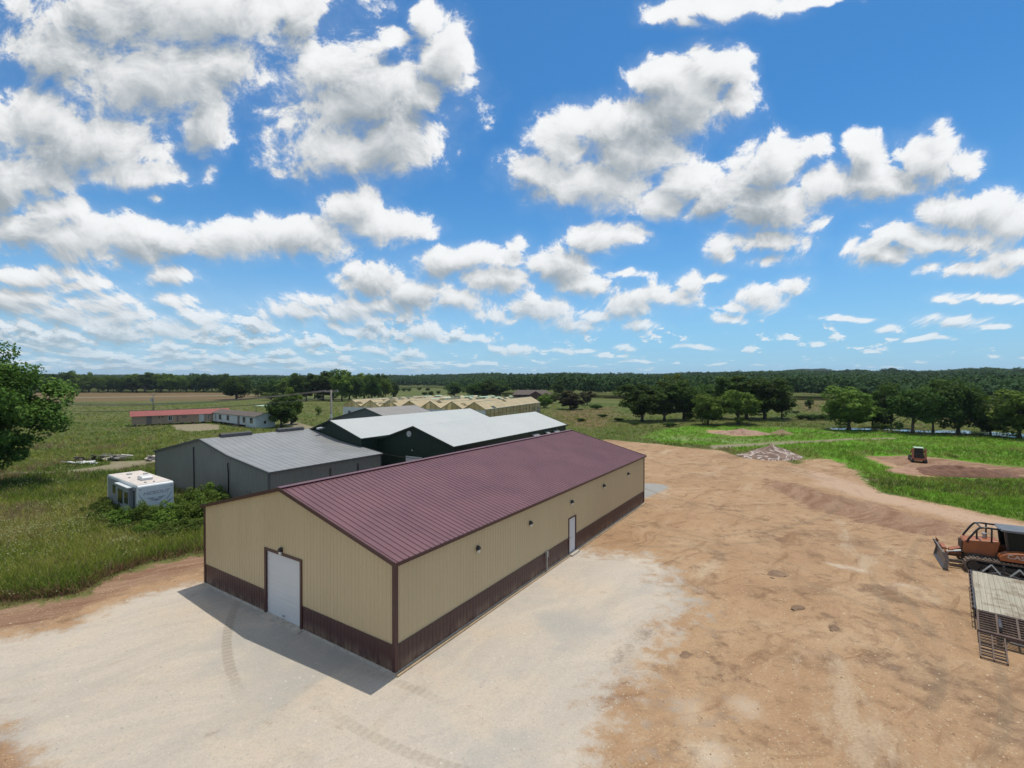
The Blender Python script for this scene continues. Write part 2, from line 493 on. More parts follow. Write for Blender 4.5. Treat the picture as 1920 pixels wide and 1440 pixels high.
def leaf_mat(name, c0, c1, c2, trans=0.35, rough=0.55, objvar=0.25):
    """foliage: each leaf its own green, from the face attribute 'tone'; a share of light passes through"""
    m_ = D.materials.new(name)
    m_.use_nodes = True
    t = NT(m_.node_tree)
    a = t.n('ShaderNodeAttribute', attribute_name='tone').outputs['Fac']
    rnd = t.n('ShaderNodeObjectInfo').outputs['Random']
    c = t.mix(t.step(a, 0.0, 0.6, smooth=False), c0, c1)
    c = t.mix(t.step(a, 0.6, 1.0, smooth=False), c, c2)
    up = t.v('NORMALIZE', t.v('ADD', t.v('SCALE', t.n('ShaderNodeNewGeometry').outputs['Normal']), (0.0, 0.0, 0.55)))
    up.node.inputs[0].links[0].from_node.inputs[0].links[0].from_node.inputs['Scale'].default_value = 1.0
    hs = t.n('ShaderNodeHueSaturation', {'Hue': t.step(rnd, 0, 1, 0.5 - 0.03 * objvar * 2, 0.5 + 0.02 * objvar * 2, smooth=False),
             'Saturation': 0.95, 'Value': t.step(rnd, 0, 1, 1 - objvar, 1 + objvar, smooth=False), 'Color': c}).outputs[0]
    b = t.n('ShaderNodeBsdfPrincipled', {'Base Color': hs, 'Roughness': 0.75, 'Specular IOR Level': 0.12, 'Normal': up})
    tr = t.n('ShaderNodeBsdfTranslucent', {'Color': t.mix(0.5, hs, (0.10, 0.16, 0.01))})
    mx = t.n('ShaderNodeMixShader', {0: trans, 1: b.outputs[0], 2: tr.outputs[0]})
    t.n('ShaderNodeOutputMaterial', {'Surface': mx.outputs[0]})
    return m_


M['leaf_near'] = leaf_mat('maple_leaves', (0.028, 0.070, 0.010), (0.085, 0.190, 0.022), (0.21, 0.34, 0.06), objvar=0.0)
M['leaf_dark'] = leaf_mat('dark_oak_leaves', (0.024, 0.056, 0.010), (0.052, 0.106, 0.016), (0.095, 0.165, 0.030))
M['leaf_light'] = leaf_mat('light_green_leaves', (0.055, 0.110, 0.010), (0.115, 0.195, 0.020), (0.19, 0.28, 0.04))
M['leaf_yellow'] = leaf_mat('yellow_green_leaves', (0.05, 0.09, 0.012), (0.10, 0.15, 0.02), (0.17, 0.22, 0.04))
M['leaf_brown'] = leaf_mat('brown_thin_leaves', (0.045, 0.038, 0.020), (0.075, 0.062, 0.032), (0.11, 0.095, 0.05))
M['leaf_forest'] = leaf_mat('forest_leaves', (0.013, 0.036, 0.009), (0.027, 0.064, 0.013), (0.048, 0.096, 0.020), trans=0.15)


def face_col_mat(name, trans=0.35, rough=0.7):
    m_ = D.materials.new(name)
    m_.use_nodes = True
    t = NT(m_.node_tree)
    c = t.n('ShaderNodeAttribute', attribute_name='tone').outputs['Color']
    up = t.v('NORMALIZE', t.v('ADD', t.n('ShaderNodeNewGeometry').outputs['Normal'], (0.0, 0.0, 1.3)))
    b = t.n('ShaderNodeBsdfPrincipled', {'Base Color': c, 'Roughness': rough, 'Specular IOR Level': 0.15, 'Normal': up})
    tr = t.n('ShaderNodeBsdfTranslucent', {'Color': c})
    mx = t.n('ShaderNodeMixShader', {0: trans, 1: b.outputs[0], 2: tr.outputs[0]})
    t.n('ShaderNodeOutputMaterial', {'Surface': mx.outputs[0]})
    return m_


M['grass'] = face_col_mat('grass_blades', 0.4)
M['pebble'] = face_col_mat('loose_stones', 0.0, 0.9)

# ------------------------------------------------------------------ ground zones (plain world metres)
def wpoly(s):
    return np.array([gp(*[float(q) for q in p.split(',')]) for p in s.split()])


def sdf(P, poly):
    """signed distance, positive inside"""
    x, y = P[:, 0], P[:, 1]
    d2 = np.full(len(P), 1e18)
    ins = np.zeros(len(P), bool)
    n = len(poly)
    for i in range(n):
        ax, ay_ = poly[i]
        bx, by = poly[(i + 1) % n]
        ex, ey = bx - ax, by - ay_
        wx, wy = x - ax, y - ay_
        t = np.clip((wx * ex + wy * ey) / (ex * ex + ey * ey + 1e-12), 0, 1)
        d2 = np.minimum(d2, (wx - t * ex) ** 2 + (wy - t * ey) ** 2)
        c = (ay_ > y) != (by > y)
        with np.errstate(divide='ignore', invalid='ignore'):
            xi = ax + (y - ay_) * ex / (ey if abs(ey) > 1e-12 else 1e-12)
        ins ^= c & (x < xi)
    return np.where(ins, 1, -1) * np.sqrt(d2)


GRAVEL = wpoly("-500,1225 0,1202 60,1192 130,1180 175,1158 215,1135 270,1112 340,1098 382,1092 480,1075 800,1000 1040,1030 1095,1035 1160,1036 1215,1046 1250,1068 1268,1100 1290,1150 1262,1180 1235,1192 1215,1240 1190,1280 1150,1340 1130,1440 1120,1700 1100,2600 200,2600 70,1470 52,1430 30,1400 8,1368 -300,1340")
GRAVEL2 = wpoly("1170,908 1210,906 1240,908 1255,914 1240,922 1215,932 1200,938 1100,960")
DIRT = wpoly("382,1042 280,1062 215,1085 150,1122 0,1140 -600,1165 -3000,2600 4000,2600 2600,1150 2000,1000 1920,977 1850,964 1790,950 1740,942 1700,932 1650,924 1622,905 1606,882 1540,872 1492,870 1470,862 1390,858 1350,845 1220,832 1140,824 1100,826 1000,850 700,950")
LUSH = wpoly("1205,820 1240,806 1300,797 1420,800 1500,802 1600,807 1700,813 1800,817 1920,824 2200,834 2900,860 2900,1100 2100,1020 1920,975 1850,962 1790,948 1740,940 1700,928 1650,920 1625,900 1606,880 1560,870 1510,862 1500,846 1450,838 1390,845 1340,836 1240,828")
BARE = [wpoly("1632,856 1700,855 1760,860 1850,870 1920,878 1990,884 1990,899 1860,894 1780,892 1720,894 1685,888 1655,872"),
        wpoly("1325,806 1420,808 1440,816 1380,818 1330,812"),
        wpoly("1330,836 1420,831 1500,827 1600,822 1680,821 1680,823 1600,825 1500,831 1420,836 1340,842"),
        wpoly("1495,862 1560,862 1600,872 1600,882 1540,874 1500,872"),
        wpoly("322,797 380,794 412,797 408,806 360,810 330,806"),
        wpoly("540,790 560,793 600,804 590,810 560,803 530,796"),
        wpoly("-200,900 60,889 200,884 290,868 292,862 210,866 205,871 120,884 -200,893"),
        wpoly("-400,753 500,740 560,740.3 500,740.9 -400,754.2")]
PINK = wpoly("1520,882 1606,905 1640,920 1720,940 1790,955 1920,985 2100,1020 2100,1045 1920,1005 1850,988 1760,968 1690,948 1600,930 1530,908")
BROWN = [(wpoly("1430,898 1480,905 1560,925 1650,950 1720,964 1810,985 1790,1012 1700,1000 1620,982 1540,960 1480,935 1440,915"), .95, 1.2),
         (wpoly("382,1040 280,1062 215,1085 150,1122 0,1140 -600,1165 -600,1200 0,1180 100,1160 200,1118 280,1090 382,1062"), 1.3, .8),
         (wpoly("-100,1365 10,1372 35,1400 75,1440 60,1520 -300,1500"), .8, .6),
         (wpoly("1632,856 1700,855 1760,860 1850,870 1920,878 1990,884 1990,899 1860,894 1780,888 1720,880 1655,865"), .9, 1.0)]
DRY = wpoly("-300,738 110,736 300,735 440,737 500,741 470,748 430,751 200,753 -300,756")
DRY2 = [wpoly('1700,762 1960,762 2100,800 1920,800 1840,798 1700,785'), wpoly('1475,752 1560,750 1570,772 1480,775'), wpoly('1010,772 1170,758 1180,800 1120,812 1040,800')]
FLOWERS = [(90, 1005, 75, 48, 1), (130, 960, 60, 20, .7), (50, 910, 70, 20, .6), (245, 1032, 30, 14, .9), (190, 880, 60, 8, .6),
           (370, 838, 60, 10, .8), (60, 870, 80, 12, .5), (250, 925, 40, 20, .4), (1330, 825, 110, 5, 1), (1440, 826, 70, 5, .7),
           (640, 775, 60, 6, .5), (1700, 830, 150, 6, .4), (500, 795, 40, 4, .7), (20, 1050, 60, 25, .7), (250, 800, 90, 6, .4)]
DARKS = [(1350, 1045, 18, 16, .8), (1457, 1076, 24, 4, .9), (1430, 1118, 22, 8, .7), (1497, 1141, 14, 10, 1), (1520, 1145, 12, 5, .9),
         (1562, 1158, 24, 10, .9), (1570, 1180, 9, 7, 1), (1640, 1103, 30, 9, .9), (1700, 1128, 60, 12, .9), (1790, 1148, 60, 8, .9),
         (1285, 1230, 12, 7, .9), (1240, 1177, 12, 4, .8), (1175, 1245, 45, 45, .45), (1130, 1390, 20, 60, .4), (1610, 1330, 130, 70, .3),
         (1440, 1200, 60, 40, .3), (1720, 1060, 90, 18, .45), (1500, 1010, 110, 20, .3), (1780, 1330, 90, 30, .4), (1400, 950, 60, 8, .3),
         (1470, 880, 60, 8, .5), (1560, 985, 120, 10, .4), (1640, 1240, 90, 12, .35), (1880, 1420, 60, 20, .5), (640, 1372, 22, 16, .35),
         (1800, 1300, 160, 90, .58), (1600, 1400, 200, 50, .5), (1360, 1260, 60, 110, .42), (1750, 1190, 110, 30, .5), (1490, 1000, 120, 26, .45), (1360, 950, 80, 14, .4), (1245, 1330, 40, 90, .45), (1205, 1185, 40, 30, .5), (1860, 1180, 50, 60, .5), (1560, 900, 60, 10, .4), (300, 1180, 60, 12, .2), (560, 1260, 60, 14, .15), (1330, 1380, 90, 14, .3), (1420, 1290, 60, 10, .3)]
PALES = [(1590, 1065, 45, 8, .8), (1700, 1100, 30, 8, .5), (1330, 1420, 60, 50, .5), (1400, 1330, 50, 40, .5), (1290, 1330, 70, 60, .35),
         (1200, 1060, 60, 22, .4), (1560, 1240, 60, 16, .3), (1640, 900, 40, 6, .4)]


def ell(P, lst):
    w = np.zeros(len(P))
    for cx, cy, rx, ry, s in lst:
        X, Y = gp(cx, cy)
        a, b = rx * Y / F, ry * Y * Y / (F * H)
        # axis of the ellipse follows the view ray so the patch lies where it lay
        ux, uy = X / math.hypot(X, Y), Y / math.hypot(X, Y)
        dxx, dyy = P[:, 0] - X, P[:, 1] - Y
        r = np.sqrt(((dxx * ux + dyy * uy) / b) ** 2 + ((dxx * uy - dyy * ux) / a) ** 2)
        w = np.maximum(w, s * np.clip(1.35 - r, 0, 1))
    return w


def zones(P):
    sm = lambda d, w: np.clip(0.5 + d / (2 * w), 0, 1)
    near = (P[:, 1] > 5) & (P[:, 1] < 160) & (np.abs(P[:, 0]) < 260)
    z = {k: np.zeros(len(P)) for k in ('gravel', 'dirt', 'lush', 'bare', 'pink', 'brown', 'flower', 'dark', 'pale')}
    N = P[near]
    z['gravel'][near] = sm(sdf(N, GRAVEL), np.where(N[:, 0] > 0, 2.4, 1.2))
    z['dirt'][near] = sm(sdf(N, DIRT), 1.2)
    z['lush'][near] = sm(sdf(N, LUSH), 2.5)
    for b in (BARE[0], BARE[1], BARE[3]):
        z['dirt'][near] = np.maximum(z['dirt'][near], sm(sdf(N, b) + 1.6 * sines(N[:, 0], N[:, 1], 41, .35, 7), 1.6))
    z['grey'] = np.zeros(len(P))
    z['grey'][near] = sm(sdf(N, GRAVEL2), .6)
    for b in (BARE[2], BARE[4], BARE[5], BARE[6]):
        z['bare'][near] = np.maximum(z['bare'][near], sm(sdf(N, b), .8))
    z['bare'] = np.maximum(z['bare'], sm(sdf(P, BARE[-1]), 3))
    z['pink'][near] = sm(sdf(N, PINK), 1.5)
    for b, s, w in BROWN:
        z['brown'][near] = np.maximum(z['brown'][near], s * sm(sdf(N, b), w))
    z['flower'][near] = ell(N, FLOWERS)
    z['dark'][near] = ell(N, DARKS)
    z['pale'][near] = ell(N, PALES)
    z['dry'] = sm(sdf(P, DRY), 25)
    for b in DRY2:
        z['dry'] = np.maximum(z['dry'], .62 * sm(sdf(P, b), 8))
    # behind and under the camera everything is the same yard
    bk = P[:, 1] <= 5
    z['gravel'][bk & (P[:, 0] > -30) & (P[:, 0] < 8) & (P[:, 1] > -30)] = 1
    z['dirt'][bk & (np.abs(P[:, 0]) < 40) & (P[:, 1] > -40)] = 1
    return z


SKYL = np.array([(-900, 700), (0, 702), (200, 704), (430, 705), (560, 705), (700, 705), (740, 704.5), (800, 704), (860, 702.5), (900, 702), (960, 702.5),
                 (1020, 702), (1060, 701), (1130, 702), (1200, 703), (1250, 703), (1290, 700.5), (1350, 699.5), (1440, 698.8), (1470, 697),
                 (1500, 696.5), (1540, 698), (1570, 697), (1600, 696), (1640, 698), (1670, 694), (1690, 697), (1720, 698), (1760, 697),
                 (1800, 695), (1850, 693), (1920, 694), (2300, 692), (2900, 690)], float)
FEDGE = np.array([(-900, 440), (100, 452), (420, 445), (440, 430), (560, 440), (700, 430), (725, 640), (740, 700), (860, 700), (875, 430), (950, 370),
                  (1060, 330), (1160, 290), (1480, 275), (1560, 265), (1800, 235), (1880, 215), (2900, 200)], float)
RIDGE = np.array([(-900, 2200), (640, 2200), (760, 1300), (1000, 1100), (2900, 1050)], float)


def terrain(P):
    x, y = P[:, 0], np.maximum(P[:, 1], 1.0)
    px = 960 + F * x / y
    px = np.clip(px, -900, 2900)
    yr = np.interp(px, RIDGE[:, 0], RIDGE[:, 1])
    crest = H + (HZ - np.interp(px, SKYL[:, 0], SKYL[:, 1])) / F * yr - 11.5
    y0 = np.interp(px, FEDGE[:, 0], FEDGE[:, 1]) + 30
    t = np.clip((y - y0) / (yr - y0), 0, 1)
    s = t * t * (3 - 2 * t)
    back = np.clip((y - yr - 60) / 900, 0, 1)
    z = np.maximum(crest, 0) * s * (1 - 0.7 * back)
    # a farther, bluer hill
    cr2 = np.interp(px, [1400, 1450, 1478, 1500, 1545, 1575, 1610], [713, 701, 694, 692, 692, 696, 713])
    z2 = np.maximum(H + (HZ - cr2) / F * 2600 - 12, 0) * np.exp(-((y - 2600) / 330.0) ** 2) * (cr2 < 712)
    z = np.maximum(z, z2)
    far = y > 150
    z[~far] = 0
    return z


def sines(x, y, seed, f, n=5):
    r = np.random.RandomState(seed)
    s = np.zeros_like(x)
    for i in range(n):
        a = r.uniform(0, 6.28)
        k = f * r.uniform(0.6, 1.8)
        s += np.sin((x * math.cos(a) + y * math.sin(a)) * k + r.uniform(0, 6.28))
    return s / n


def height(P, z=None):
    z = z or zones(P)
    x, y = P[:, 0], P[:, 1]
    yard = np.maximum(z['gravel'], z['dirt'])
    h = terrain(P)
    nearb = np.exp(-np.maximum(np.hypot(x, y - 40) - 160, 0) / 60.0)
    h += nearb * (1 - yard) * (0.10 * sines(x, y, 3, 0.35) + 0.05 * sines(x, y, 4, 1.6))
    h += nearb * z['dirt'] * (1 - z['gravel']) * (0.02 * sines(x, y, 5, 1.1, 9) + 0.018 * sines(x, y, 6, 3.5, 9))
    h += nearb * z['gravel'] * 0.012 * sines(x, y, 7, 1.5)
    h += 0.06 * z['brown'] * sines(x, y, 8, 3.0)
    return h


def axis(lo, hi, step, g, far0, far1):
    mid = list(np.arange(lo, hi + 1e-6, step))
    a, s = [], step
    v = hi
    while v < far1:
        s *= g
        v += s
        a.append(v)
    b, s = [], step
    v = lo
    while v > far0:
        s *= g
        v -= s
        b.append(v)
    return np.array(b[::-1] + mid + a)


gx = axis(-62, 78, 0.4, 1.032, -11000, 11000)
gy = axis(11, 110, 0.4, 1.03, -1500, 12000)
GX, GY = np.meshgrid(gx, gy)
GP = np.stack([GX.ravel(), GY.ravel()], 1)
GZn = zones(GP)
gz = height(GP, GZn)
nx, ny = len(gx), len(gy)
idx = np.arange(nx * ny).reshape(ny, nx)
gf = np.stack([idx[:-1, :-1], idx[:-1, 1:], idx[1:, 1:], idx[1:, :-1]], -1).reshape(-1, 4)


TRACKS = [(-12.0, 2.0, 15.8, 1), (-12.0, 2.0, 17.5, 1), (4.0, 30.0, 17.2, 1), (4.0, 30.0, 18.9, 1), (-20, 22, 15.2, 0), (-20, 22, 16.9, 0),
          (60, -10, 49.0, 0), (60, -10, 50.8, 0), (52, 6, 36.0, 1), (52, 6, 37.8, 1), (-12, 12, 32, 0), (-12, 12, 33.8, 0), (10, 60, 26.0, 0), (10, 60, 27.8, 0), (-30, 60, 62.0, 0), (-30, 60, 63.8, 0), (70, 70, 58, 0), (70, 70, 59.8, 0), (30, 70, 38.5, 1), (30, 70, 40.3, 1)]


def track_marks(t, pos, c, A, nb):
    """prints of tyres and crawler pads: long arcs across the yard, worn away in places"""
    acc = None
    for cx, cy, R, pads in TRACKS:
        rel = t.v('SUBTRACT', pos, (cx, cy, 0.0))
        x, y, _ = t.sep(rel)
        rad = t.m('SQRT', t.m('ADD', t.m('MULTIPLY', x, x), t.m('MULTIPLY', y, y)))
        s = t.step(t.m('ABSOLUTE', t.m('SUBTRACT', rad, R)), .24, .14)
        ang = t.m('MULTIPLY', t.m('ARCTAN2', y, x), R)
        k = t.m('SINE', t.m('MULTIPLY', ang, 22.0 if pads else 30.0))
        s = t.m('MULTIPLY', s, t.step(k, -.6, .6, .55, 1.0))
        s = t.m('MULTIPLY', s, t.step(t.noise(t.v('ADD', pos, (R * 7, 0, 0)), .07, 3.0, .6), .46, .62))
        acc = s if acc is None else t.m('MAXIMUM', acc, s)
    acc = t.m('MULTIPLY', acc, t.m('MAXIMUM', A[0], A[1]))
    return t.mix(t.m('MULTIPLY', acc, .42), c, (0.20, 0.155, 0.105))


def ground_mat():
    m_ = D.materials.new('ground')
    m_.use_nodes = True
    t = NT(m_.node_tree)
    pos = t.n('ShaderNodeNewGeometry').outputs['Position']
    A = t.n('ShaderNodeSeparateColor', {0: t.n('ShaderNodeAttribute', attribute_name='zone_a').outputs['Color']}).outputs
    B = t.n('ShaderNodeSeparateColor', {0: t.n('ShaderNodeAttribute', attribute_name='zone_b').outputs['Color']}).outputs
    C = t.n('ShaderNodeSeparateColor', {0: t.n('ShaderNodeAttribute', attribute_name='zone_c').outputs['Color']}).outputs
    nb = t.noise(pos, 0.22, 9.0, 0.62)        # metres to decimetres
    nm = t.noise(pos, 1.3, 8.0, 0.68)
    nf = t.noise(pos, 9.0, 5.0, 0.7)
    rot = t.n('ShaderNodeVectorRotate', {'Vector': pos, 'Angle': math.radians(-57)}, rotation_type='Z_AXIS').outputs[0]
    streak = t.noise(t.v('MULTIPLY', rot, (0.09, 1.0, 1.0)), 0.9, 7.0, 0.62)
    rot2 = t.n('ShaderNodeVectorRotate', {'Vector': t.v('MULTIPLY_ADD', t.noise(pos, .09, 3.0, .5, out=1), (9.0, 9.0, 0.0), pos), 'Angle': math.radians(-35)}, rotation_type='Z_AXIS').outputs[0]
    streak2 = t.noise(t.v('MULTIPLY', rot2, (0.12, 1.0, 1.0)), 1.1, 7.0, 0.65)
    nj = t.m('ADD', t.m('MULTIPLY', t.m('SUBTRACT', nb, 0.5), 1.1), t.m('MULTIPLY', t.m('SUBTRACT', nm, 0.5), 1.3))

    def edge(ch, w=0.16, k=0.75):
        return t.step(t.m('ADD', ch, t.m('MULTIPLY', nj, k)), 0.5 - w, 0.5 + w)
    # meadow soil and thatch under the blades
    big = t.noise(pos, 0.035, 6.0, 0.6)
    c = t.mix(t.step(big, 0.38, 0.62), (0.085, 0.118, 0.024), (0.140, 0.135, 0.046))
    c = t.mix(t.step(nm, 0.35, 0.75), c, (0.050, 0.080, 0.015))
    c = t.mix(t.m('MULTIPLY', t.step(t.noise(t.v('MULTIPLY', pos, (0.25, 1.0, 1.0)), 0.05, 7.0, 0.65), 0.52, 0.70), 0.6), c, (0.15, 0.13, 0.055))
    c = t.mix(edge(C[0], 0.2, 0.3), c, t.mix(t.step(t.noise(t.v('MULTIPLY', pos, (0.12, 1.0, 1.0)), 0.11, 6.0, 0.7), 0.3, 0.7), (0.185, 0.115, 0.062), (0.105, 0.090, 0.035)))
    c = t.mix(edge(A[2], 0.3, 0.5), c, t.mix(t.step(nb, 0.4, 0.65), (0.090, 0.235, 0.010), (0.130, 0.170, 0.035)))
    c = t.mix(t.m('MULTIPLY', edge(B[0], 0.25, 0.9), 0.45), c, (0.27, 0.29, 0.16))
    # packed clay yard
    d = t.mix(t.step(t.m('ADD', t.m('MULTIPLY', streak, .35), t.m('MULTIPLY', nb, .65)), 0.32, 0.68), (0.355, 0.222, 0.125), (0.450, 0.305, 0.182))
    d = t.mix(t.m('MULTIPLY', t.step(nb, 0.52, 0.70), 0.6), d, (0.47, 0.345, 0.22))
    d = t.mix(t.m('MULTIPLY', t.step(streak2, 0.53, 0.70), 0.75), d, (0.215, 0.115, 0.062))
    d = t.mix(t.m('MULTIPLY', t.step(nm, 0.50, 0.68), 0.55), d, (0.25, 0.155, 0.09))
    d = t.mix(t.m('MULTIPLY', t.step(t.noise(pos, 0.5, 9.0, 0.75), 0.53, 0.65), 0.7), d, (0.185, 0.112, 0.066))
    d = t.mix(t.m('MULTIPLY', t.step(t.noise(rot2, 0.16, 7.0, 0.7), 0.53, 0.64), 0.55), d, (0.21, 0.13, 0.08))
    d = t.mix(t.m('MULTIPLY', t.step(t.noise(t.v('MULTIPLY', rot, (0.3, 1, 1)), 0.25, 8.0, 0.7), 0.56, 0.66), 0.6), d, (0.50, 0.40, 0.285))
    d = t.mix(edge(B[2], 0.3, 1.0), d, (0.48, 0.335, 0.235))
    d = t.mix(edge(t.n('ShaderNodeSeparateColor', {0: t.n('ShaderNodeAttribute', attribute_name='zone_d').outputs['Color']}).outputs[0], 0.35, 1.7), d, t.mix(t.step(streak2, .35, .65), (0.20, 0.108, 0.066), (0.32, 0.205, 0.135)))
    peb = t.n('ShaderNodeTexVoronoi', {'Vector': pos, 'Scale': 9.0, 'Randomness': 1.0})
    d = t.mix(t.m('MULTIPLY', t.step(peb.outputs['Distance'], 0.30, 0.10), t.step(t.sep(peb.outputs['Color'])[0], 0.72, 0.8)), d, (0.56, 0.47, 0.33))
    d = t.mix(t.m('MULTIPLY', t.step(nf, 0.62, 0.35), 0.30), d, (0.20, 0.125, 0.07))
    c = t.mix(edge(B[1], 0.2, 0.7), c, t.mix(t.step(nm, .3, .7), (0.27, 0.235, 0.165), (0.20, 0.175, 0.10)))
    c = t.mix(edge(A[1], 0.14, 0.95), c, d)
    ZD = t.n('ShaderNodeSeparateColor', {0: t.n('ShaderNodeAttribute', attribute_name='zone_d').outputs['Color']}).outputs
    c = t.mix(edge(ZD[1], .25, .6), c, t.mix(nf, (.24, .24, .225), (.36, .35, .33)))
    # crushed limestone
    g = t.mix(t.step(streak2, 0.3, 0.7), (0.52, 0.455, 0.38), (0.455, 0.405, 0.345))
    g = t.mix(t.m('MULTIPLY', t.step(nb, 0.46, 0.60), 0.5), g, (0.55, 0.455, 0.345))
    g = t.mix(t.m('MULTIPLY', t.step(t.noise(t.v('MULTIPLY', rot, (0.2, 1.0, 1.0)), 0.35, 7.0, 0.65), 0.52, 0.66), 0.55), g, (0.40, 0.36, 0.31))
    g = t.mix(t.m('MULTIPLY', t.step(t.noise(pos, 0.13, 5.0, 0.6), 0.48, 0.62), 0.75), g, (0.37, 0.355, 0.325))
    g = t.mix(t.m('MULTIPLY', t.step(nm, 0.60, 0.78), 0.45), g, (0.42, 0.31, 0.20))
    gv = t.n('ShaderNodeTexVoronoi', {'Vector': pos, 'Scale': 16.0, 'Randomness': 1.0})
    g = t.mix(t.m('MULTIPLY', t.m('SUBTRACT', t.sep(gv.outputs['Color'])[0], 0.45), 0.6, clamp=True), g, (0.34, 0.31, 0.27))
    g = t.mix(t.m('MULTIPLY', t.step(nf, 0.55, 0.75), 0.5), g, (0.68, 0.62, 0.53))
    c = t.mix(edge(A[0], 0.26, 1.1), c, g)
    # darker soil turned up, pale dust
    c = t.mix(t.m('MULTIPLY', t.step(t.m('ADD', C[2], t.m('ADD', t.m('MULTIPLY', nj, 1.6), t.m('MULTIPLY', t.m('SUBTRACT', nf, .5), 1.2))), .25, .95), 0.62), c, (0.14, 0.085, 0.055))
    c = track_marks(t, pos, c, A, nb)
    c = t.mix(t.m('MULTIPLY', edge(C[1], 0.3, 0.9), 0.55), c, (0.60, 0.52, 0.42))
    b = t.n('ShaderNodeBsdfPrincipled', {'Base Color': c, 'Roughness': 0.95, 'Specular IOR Level': 0.15})
    hgt = t.m('ADD', t.m('ADD', t.m('MULTIPLY', nf, 0.5), t.m('MULTIPLY', nm, 1.3)), t.m('MULTIPLY', gv.outputs['Distance'], 0.35))
    hgt = t.m('ADD', hgt, t.m('MULTIPLY', streak2, 1.0))
    bp = t.n('ShaderNodeBump', {'Strength': 0.55, 'Distance': 0.06, 'Height': hgt})
    t.nt.links.new(bp.outputs[0], b.inputs['Normal'])
    t.n('ShaderNodeOutputMaterial', {'Surface': b.outputs[0]})
    return m_


M['ground'] = ground_mat()
ground = np_mesh('ground', np.column_stack([GP, gz]), gf, M['ground'], smooth=True)
for nm_, ch in (('zone_a', ('gravel', 'dirt', 'lush')), ('zone_b', ('flower', 'bare', 'pink')), ('zone_c', ('dry', 'pale', 'dark')),
                ('zone_d', ('brown', 'grey', 'brown'))):
    at = ground.data.attributes.new(nm_, 'FLOAT_COLOR', 'POINT')
    arr = np.ones((len(GP), 4), np.float32)
    for i, k in enumerate(ch):
        arr[:, i] = GZn[k]
    at.data.foreach_set('color', arr.ravel())
tag(ground, kind='structure')

pond_m = D.materials.new('pond_water')
pond_m.use_nodes = True
t_ = NT(pond_m.node_tree)
wn_ = t_.noise(t_.n('ShaderNodeNewGeometry').outputs['Position'], 0.9, 4.0, 0.6)
wb_ = t_.n('ShaderNodeBump', {'Strength': 0.12, 'Distance': 0.05, 'Height': wn_})
t_.n('ShaderNodeOutputMaterial', {'Surface': t_.n('ShaderNodeBsdfPrincipled', {'Base Color': (0.07, 0.10, 0.11, 1), 'Roughness': 0.08, 'IOR': 1.33,
     'Normal': wb_.outputs[0]}).outputs[0]})
pts = [gp(*p, -0.0) for p in ((1555, 804), (1640, 804.5), (1740, 809), (1800, 808), (1880, 812), (1930, 816), (2050, 822), (2050, 829),
                             (1930, 824), (1860, 817.5), (1800, 813.5), (1740, 812.5), (1640, 807.5), (1560, 807))]
mb = MB()
mb.add([(x, y, 0.16) for x, y in pts], [tuple(range(len(pts)))])
tag(mb.build('pond_water', pond_m), kind='structure')

# ------------------------------------------------------------------ vegetation
def basis(nrm, rng):
    r = rng.normal(size=nrm.shape)
    u = np.cross(nrm, r)
    u /= np.linalg.norm(u, axis=1, keepdims=True) + 1e-9
    return u, np.cross(nrm, u)


def leaf_quads(c, nrm, size, rng, aspect=0.62):
    u, v = basis(nrm, rng)
    s = (size * rng.uniform(0.6, 1.35, len(c)))[:, None]
    a = c - u * s * 0.5 * aspect
    b = c - v * s * 0.5
    d = c + u * s * 0.5 * aspect
    e = c + v * s * 0.5
    V = np.stack([a, b, d, e], 1).reshape(-1, 3)
    Fc = np.arange(len(c) * 4).reshape(-1, 4)
    return V, Fc


def crown_arrays(seed, rx, rz, zc, nclump, nleaf, leaf, crad=0.27, low=-0.75, hollow=0.45, lob=0.22, up=0.45):
    """uneven crown: clumps of leaves spread through a lobed ellipsoid"""
    rng = np.random.RandomState(seed)
    ph = rng.uniform(0, 6.28, 6)
    C = []
    while len(C) < nclump:
        d = rng.normal(size=3)
        d /= np.linalg.norm(d)
        if d[2] < low:
            continue
        az = math.atan2(d[1], d[0])
        lobe = 1 + lob * (math.sin(2 * az + ph[0] + 2 * d[2]) * .5 + math.sin(3 * az + ph[1] - 3 * d[2]) * .5 + math.sin(5 * az + ph[2] + 5 * d[2]) * .35)
        r = (hollow + (1 - hollow) * rng.uniform(0, 1) ** 0.6) * lobe * 0.86
        tap = 1.0 if d[2] > -0.1 else 1.0 - 0.25 * abs(d[2])
        C.append((d[0] * rx * r * tap, d[1] * rx * r * tap, zc + d[2] * rz * r))
    C = np.array(C)
    cr = crad * rx * rng.uniform(0.6, 1.25, nclump)
    ci = np.repeat(np.arange(nclump), nleaf)
    d = rng.normal(size=(len(ci), 3))
    d /= np.linalg.norm(d, axis=1, keepdims=True)
    rad = rng.uniform(0.35, 1.0, len(ci)) ** 0.5
    flat = np.array([1.0, 1.0, 0.78])
    p = C[ci] + d * (cr[ci] * rad)[:, None] * flat
    n = d * 0.6 + rng.normal(size=d.shape) * 0.45 + np.array([0, 0, up])
    n /= np.linalg.norm(n, axis=1, keepdims=True)
    V, Fc = leaf_quads(p, n, leaf, rng)
    ct = rng.uniform(0, 1, nclump)
    tone = np.clip(0.5 * ct[ci] + 0.5 * rng.uniform(0, 1, len(ci)), 0, 1)
    return V, Fc, np.repeat(tone[:, None], 3, 1), C, cr


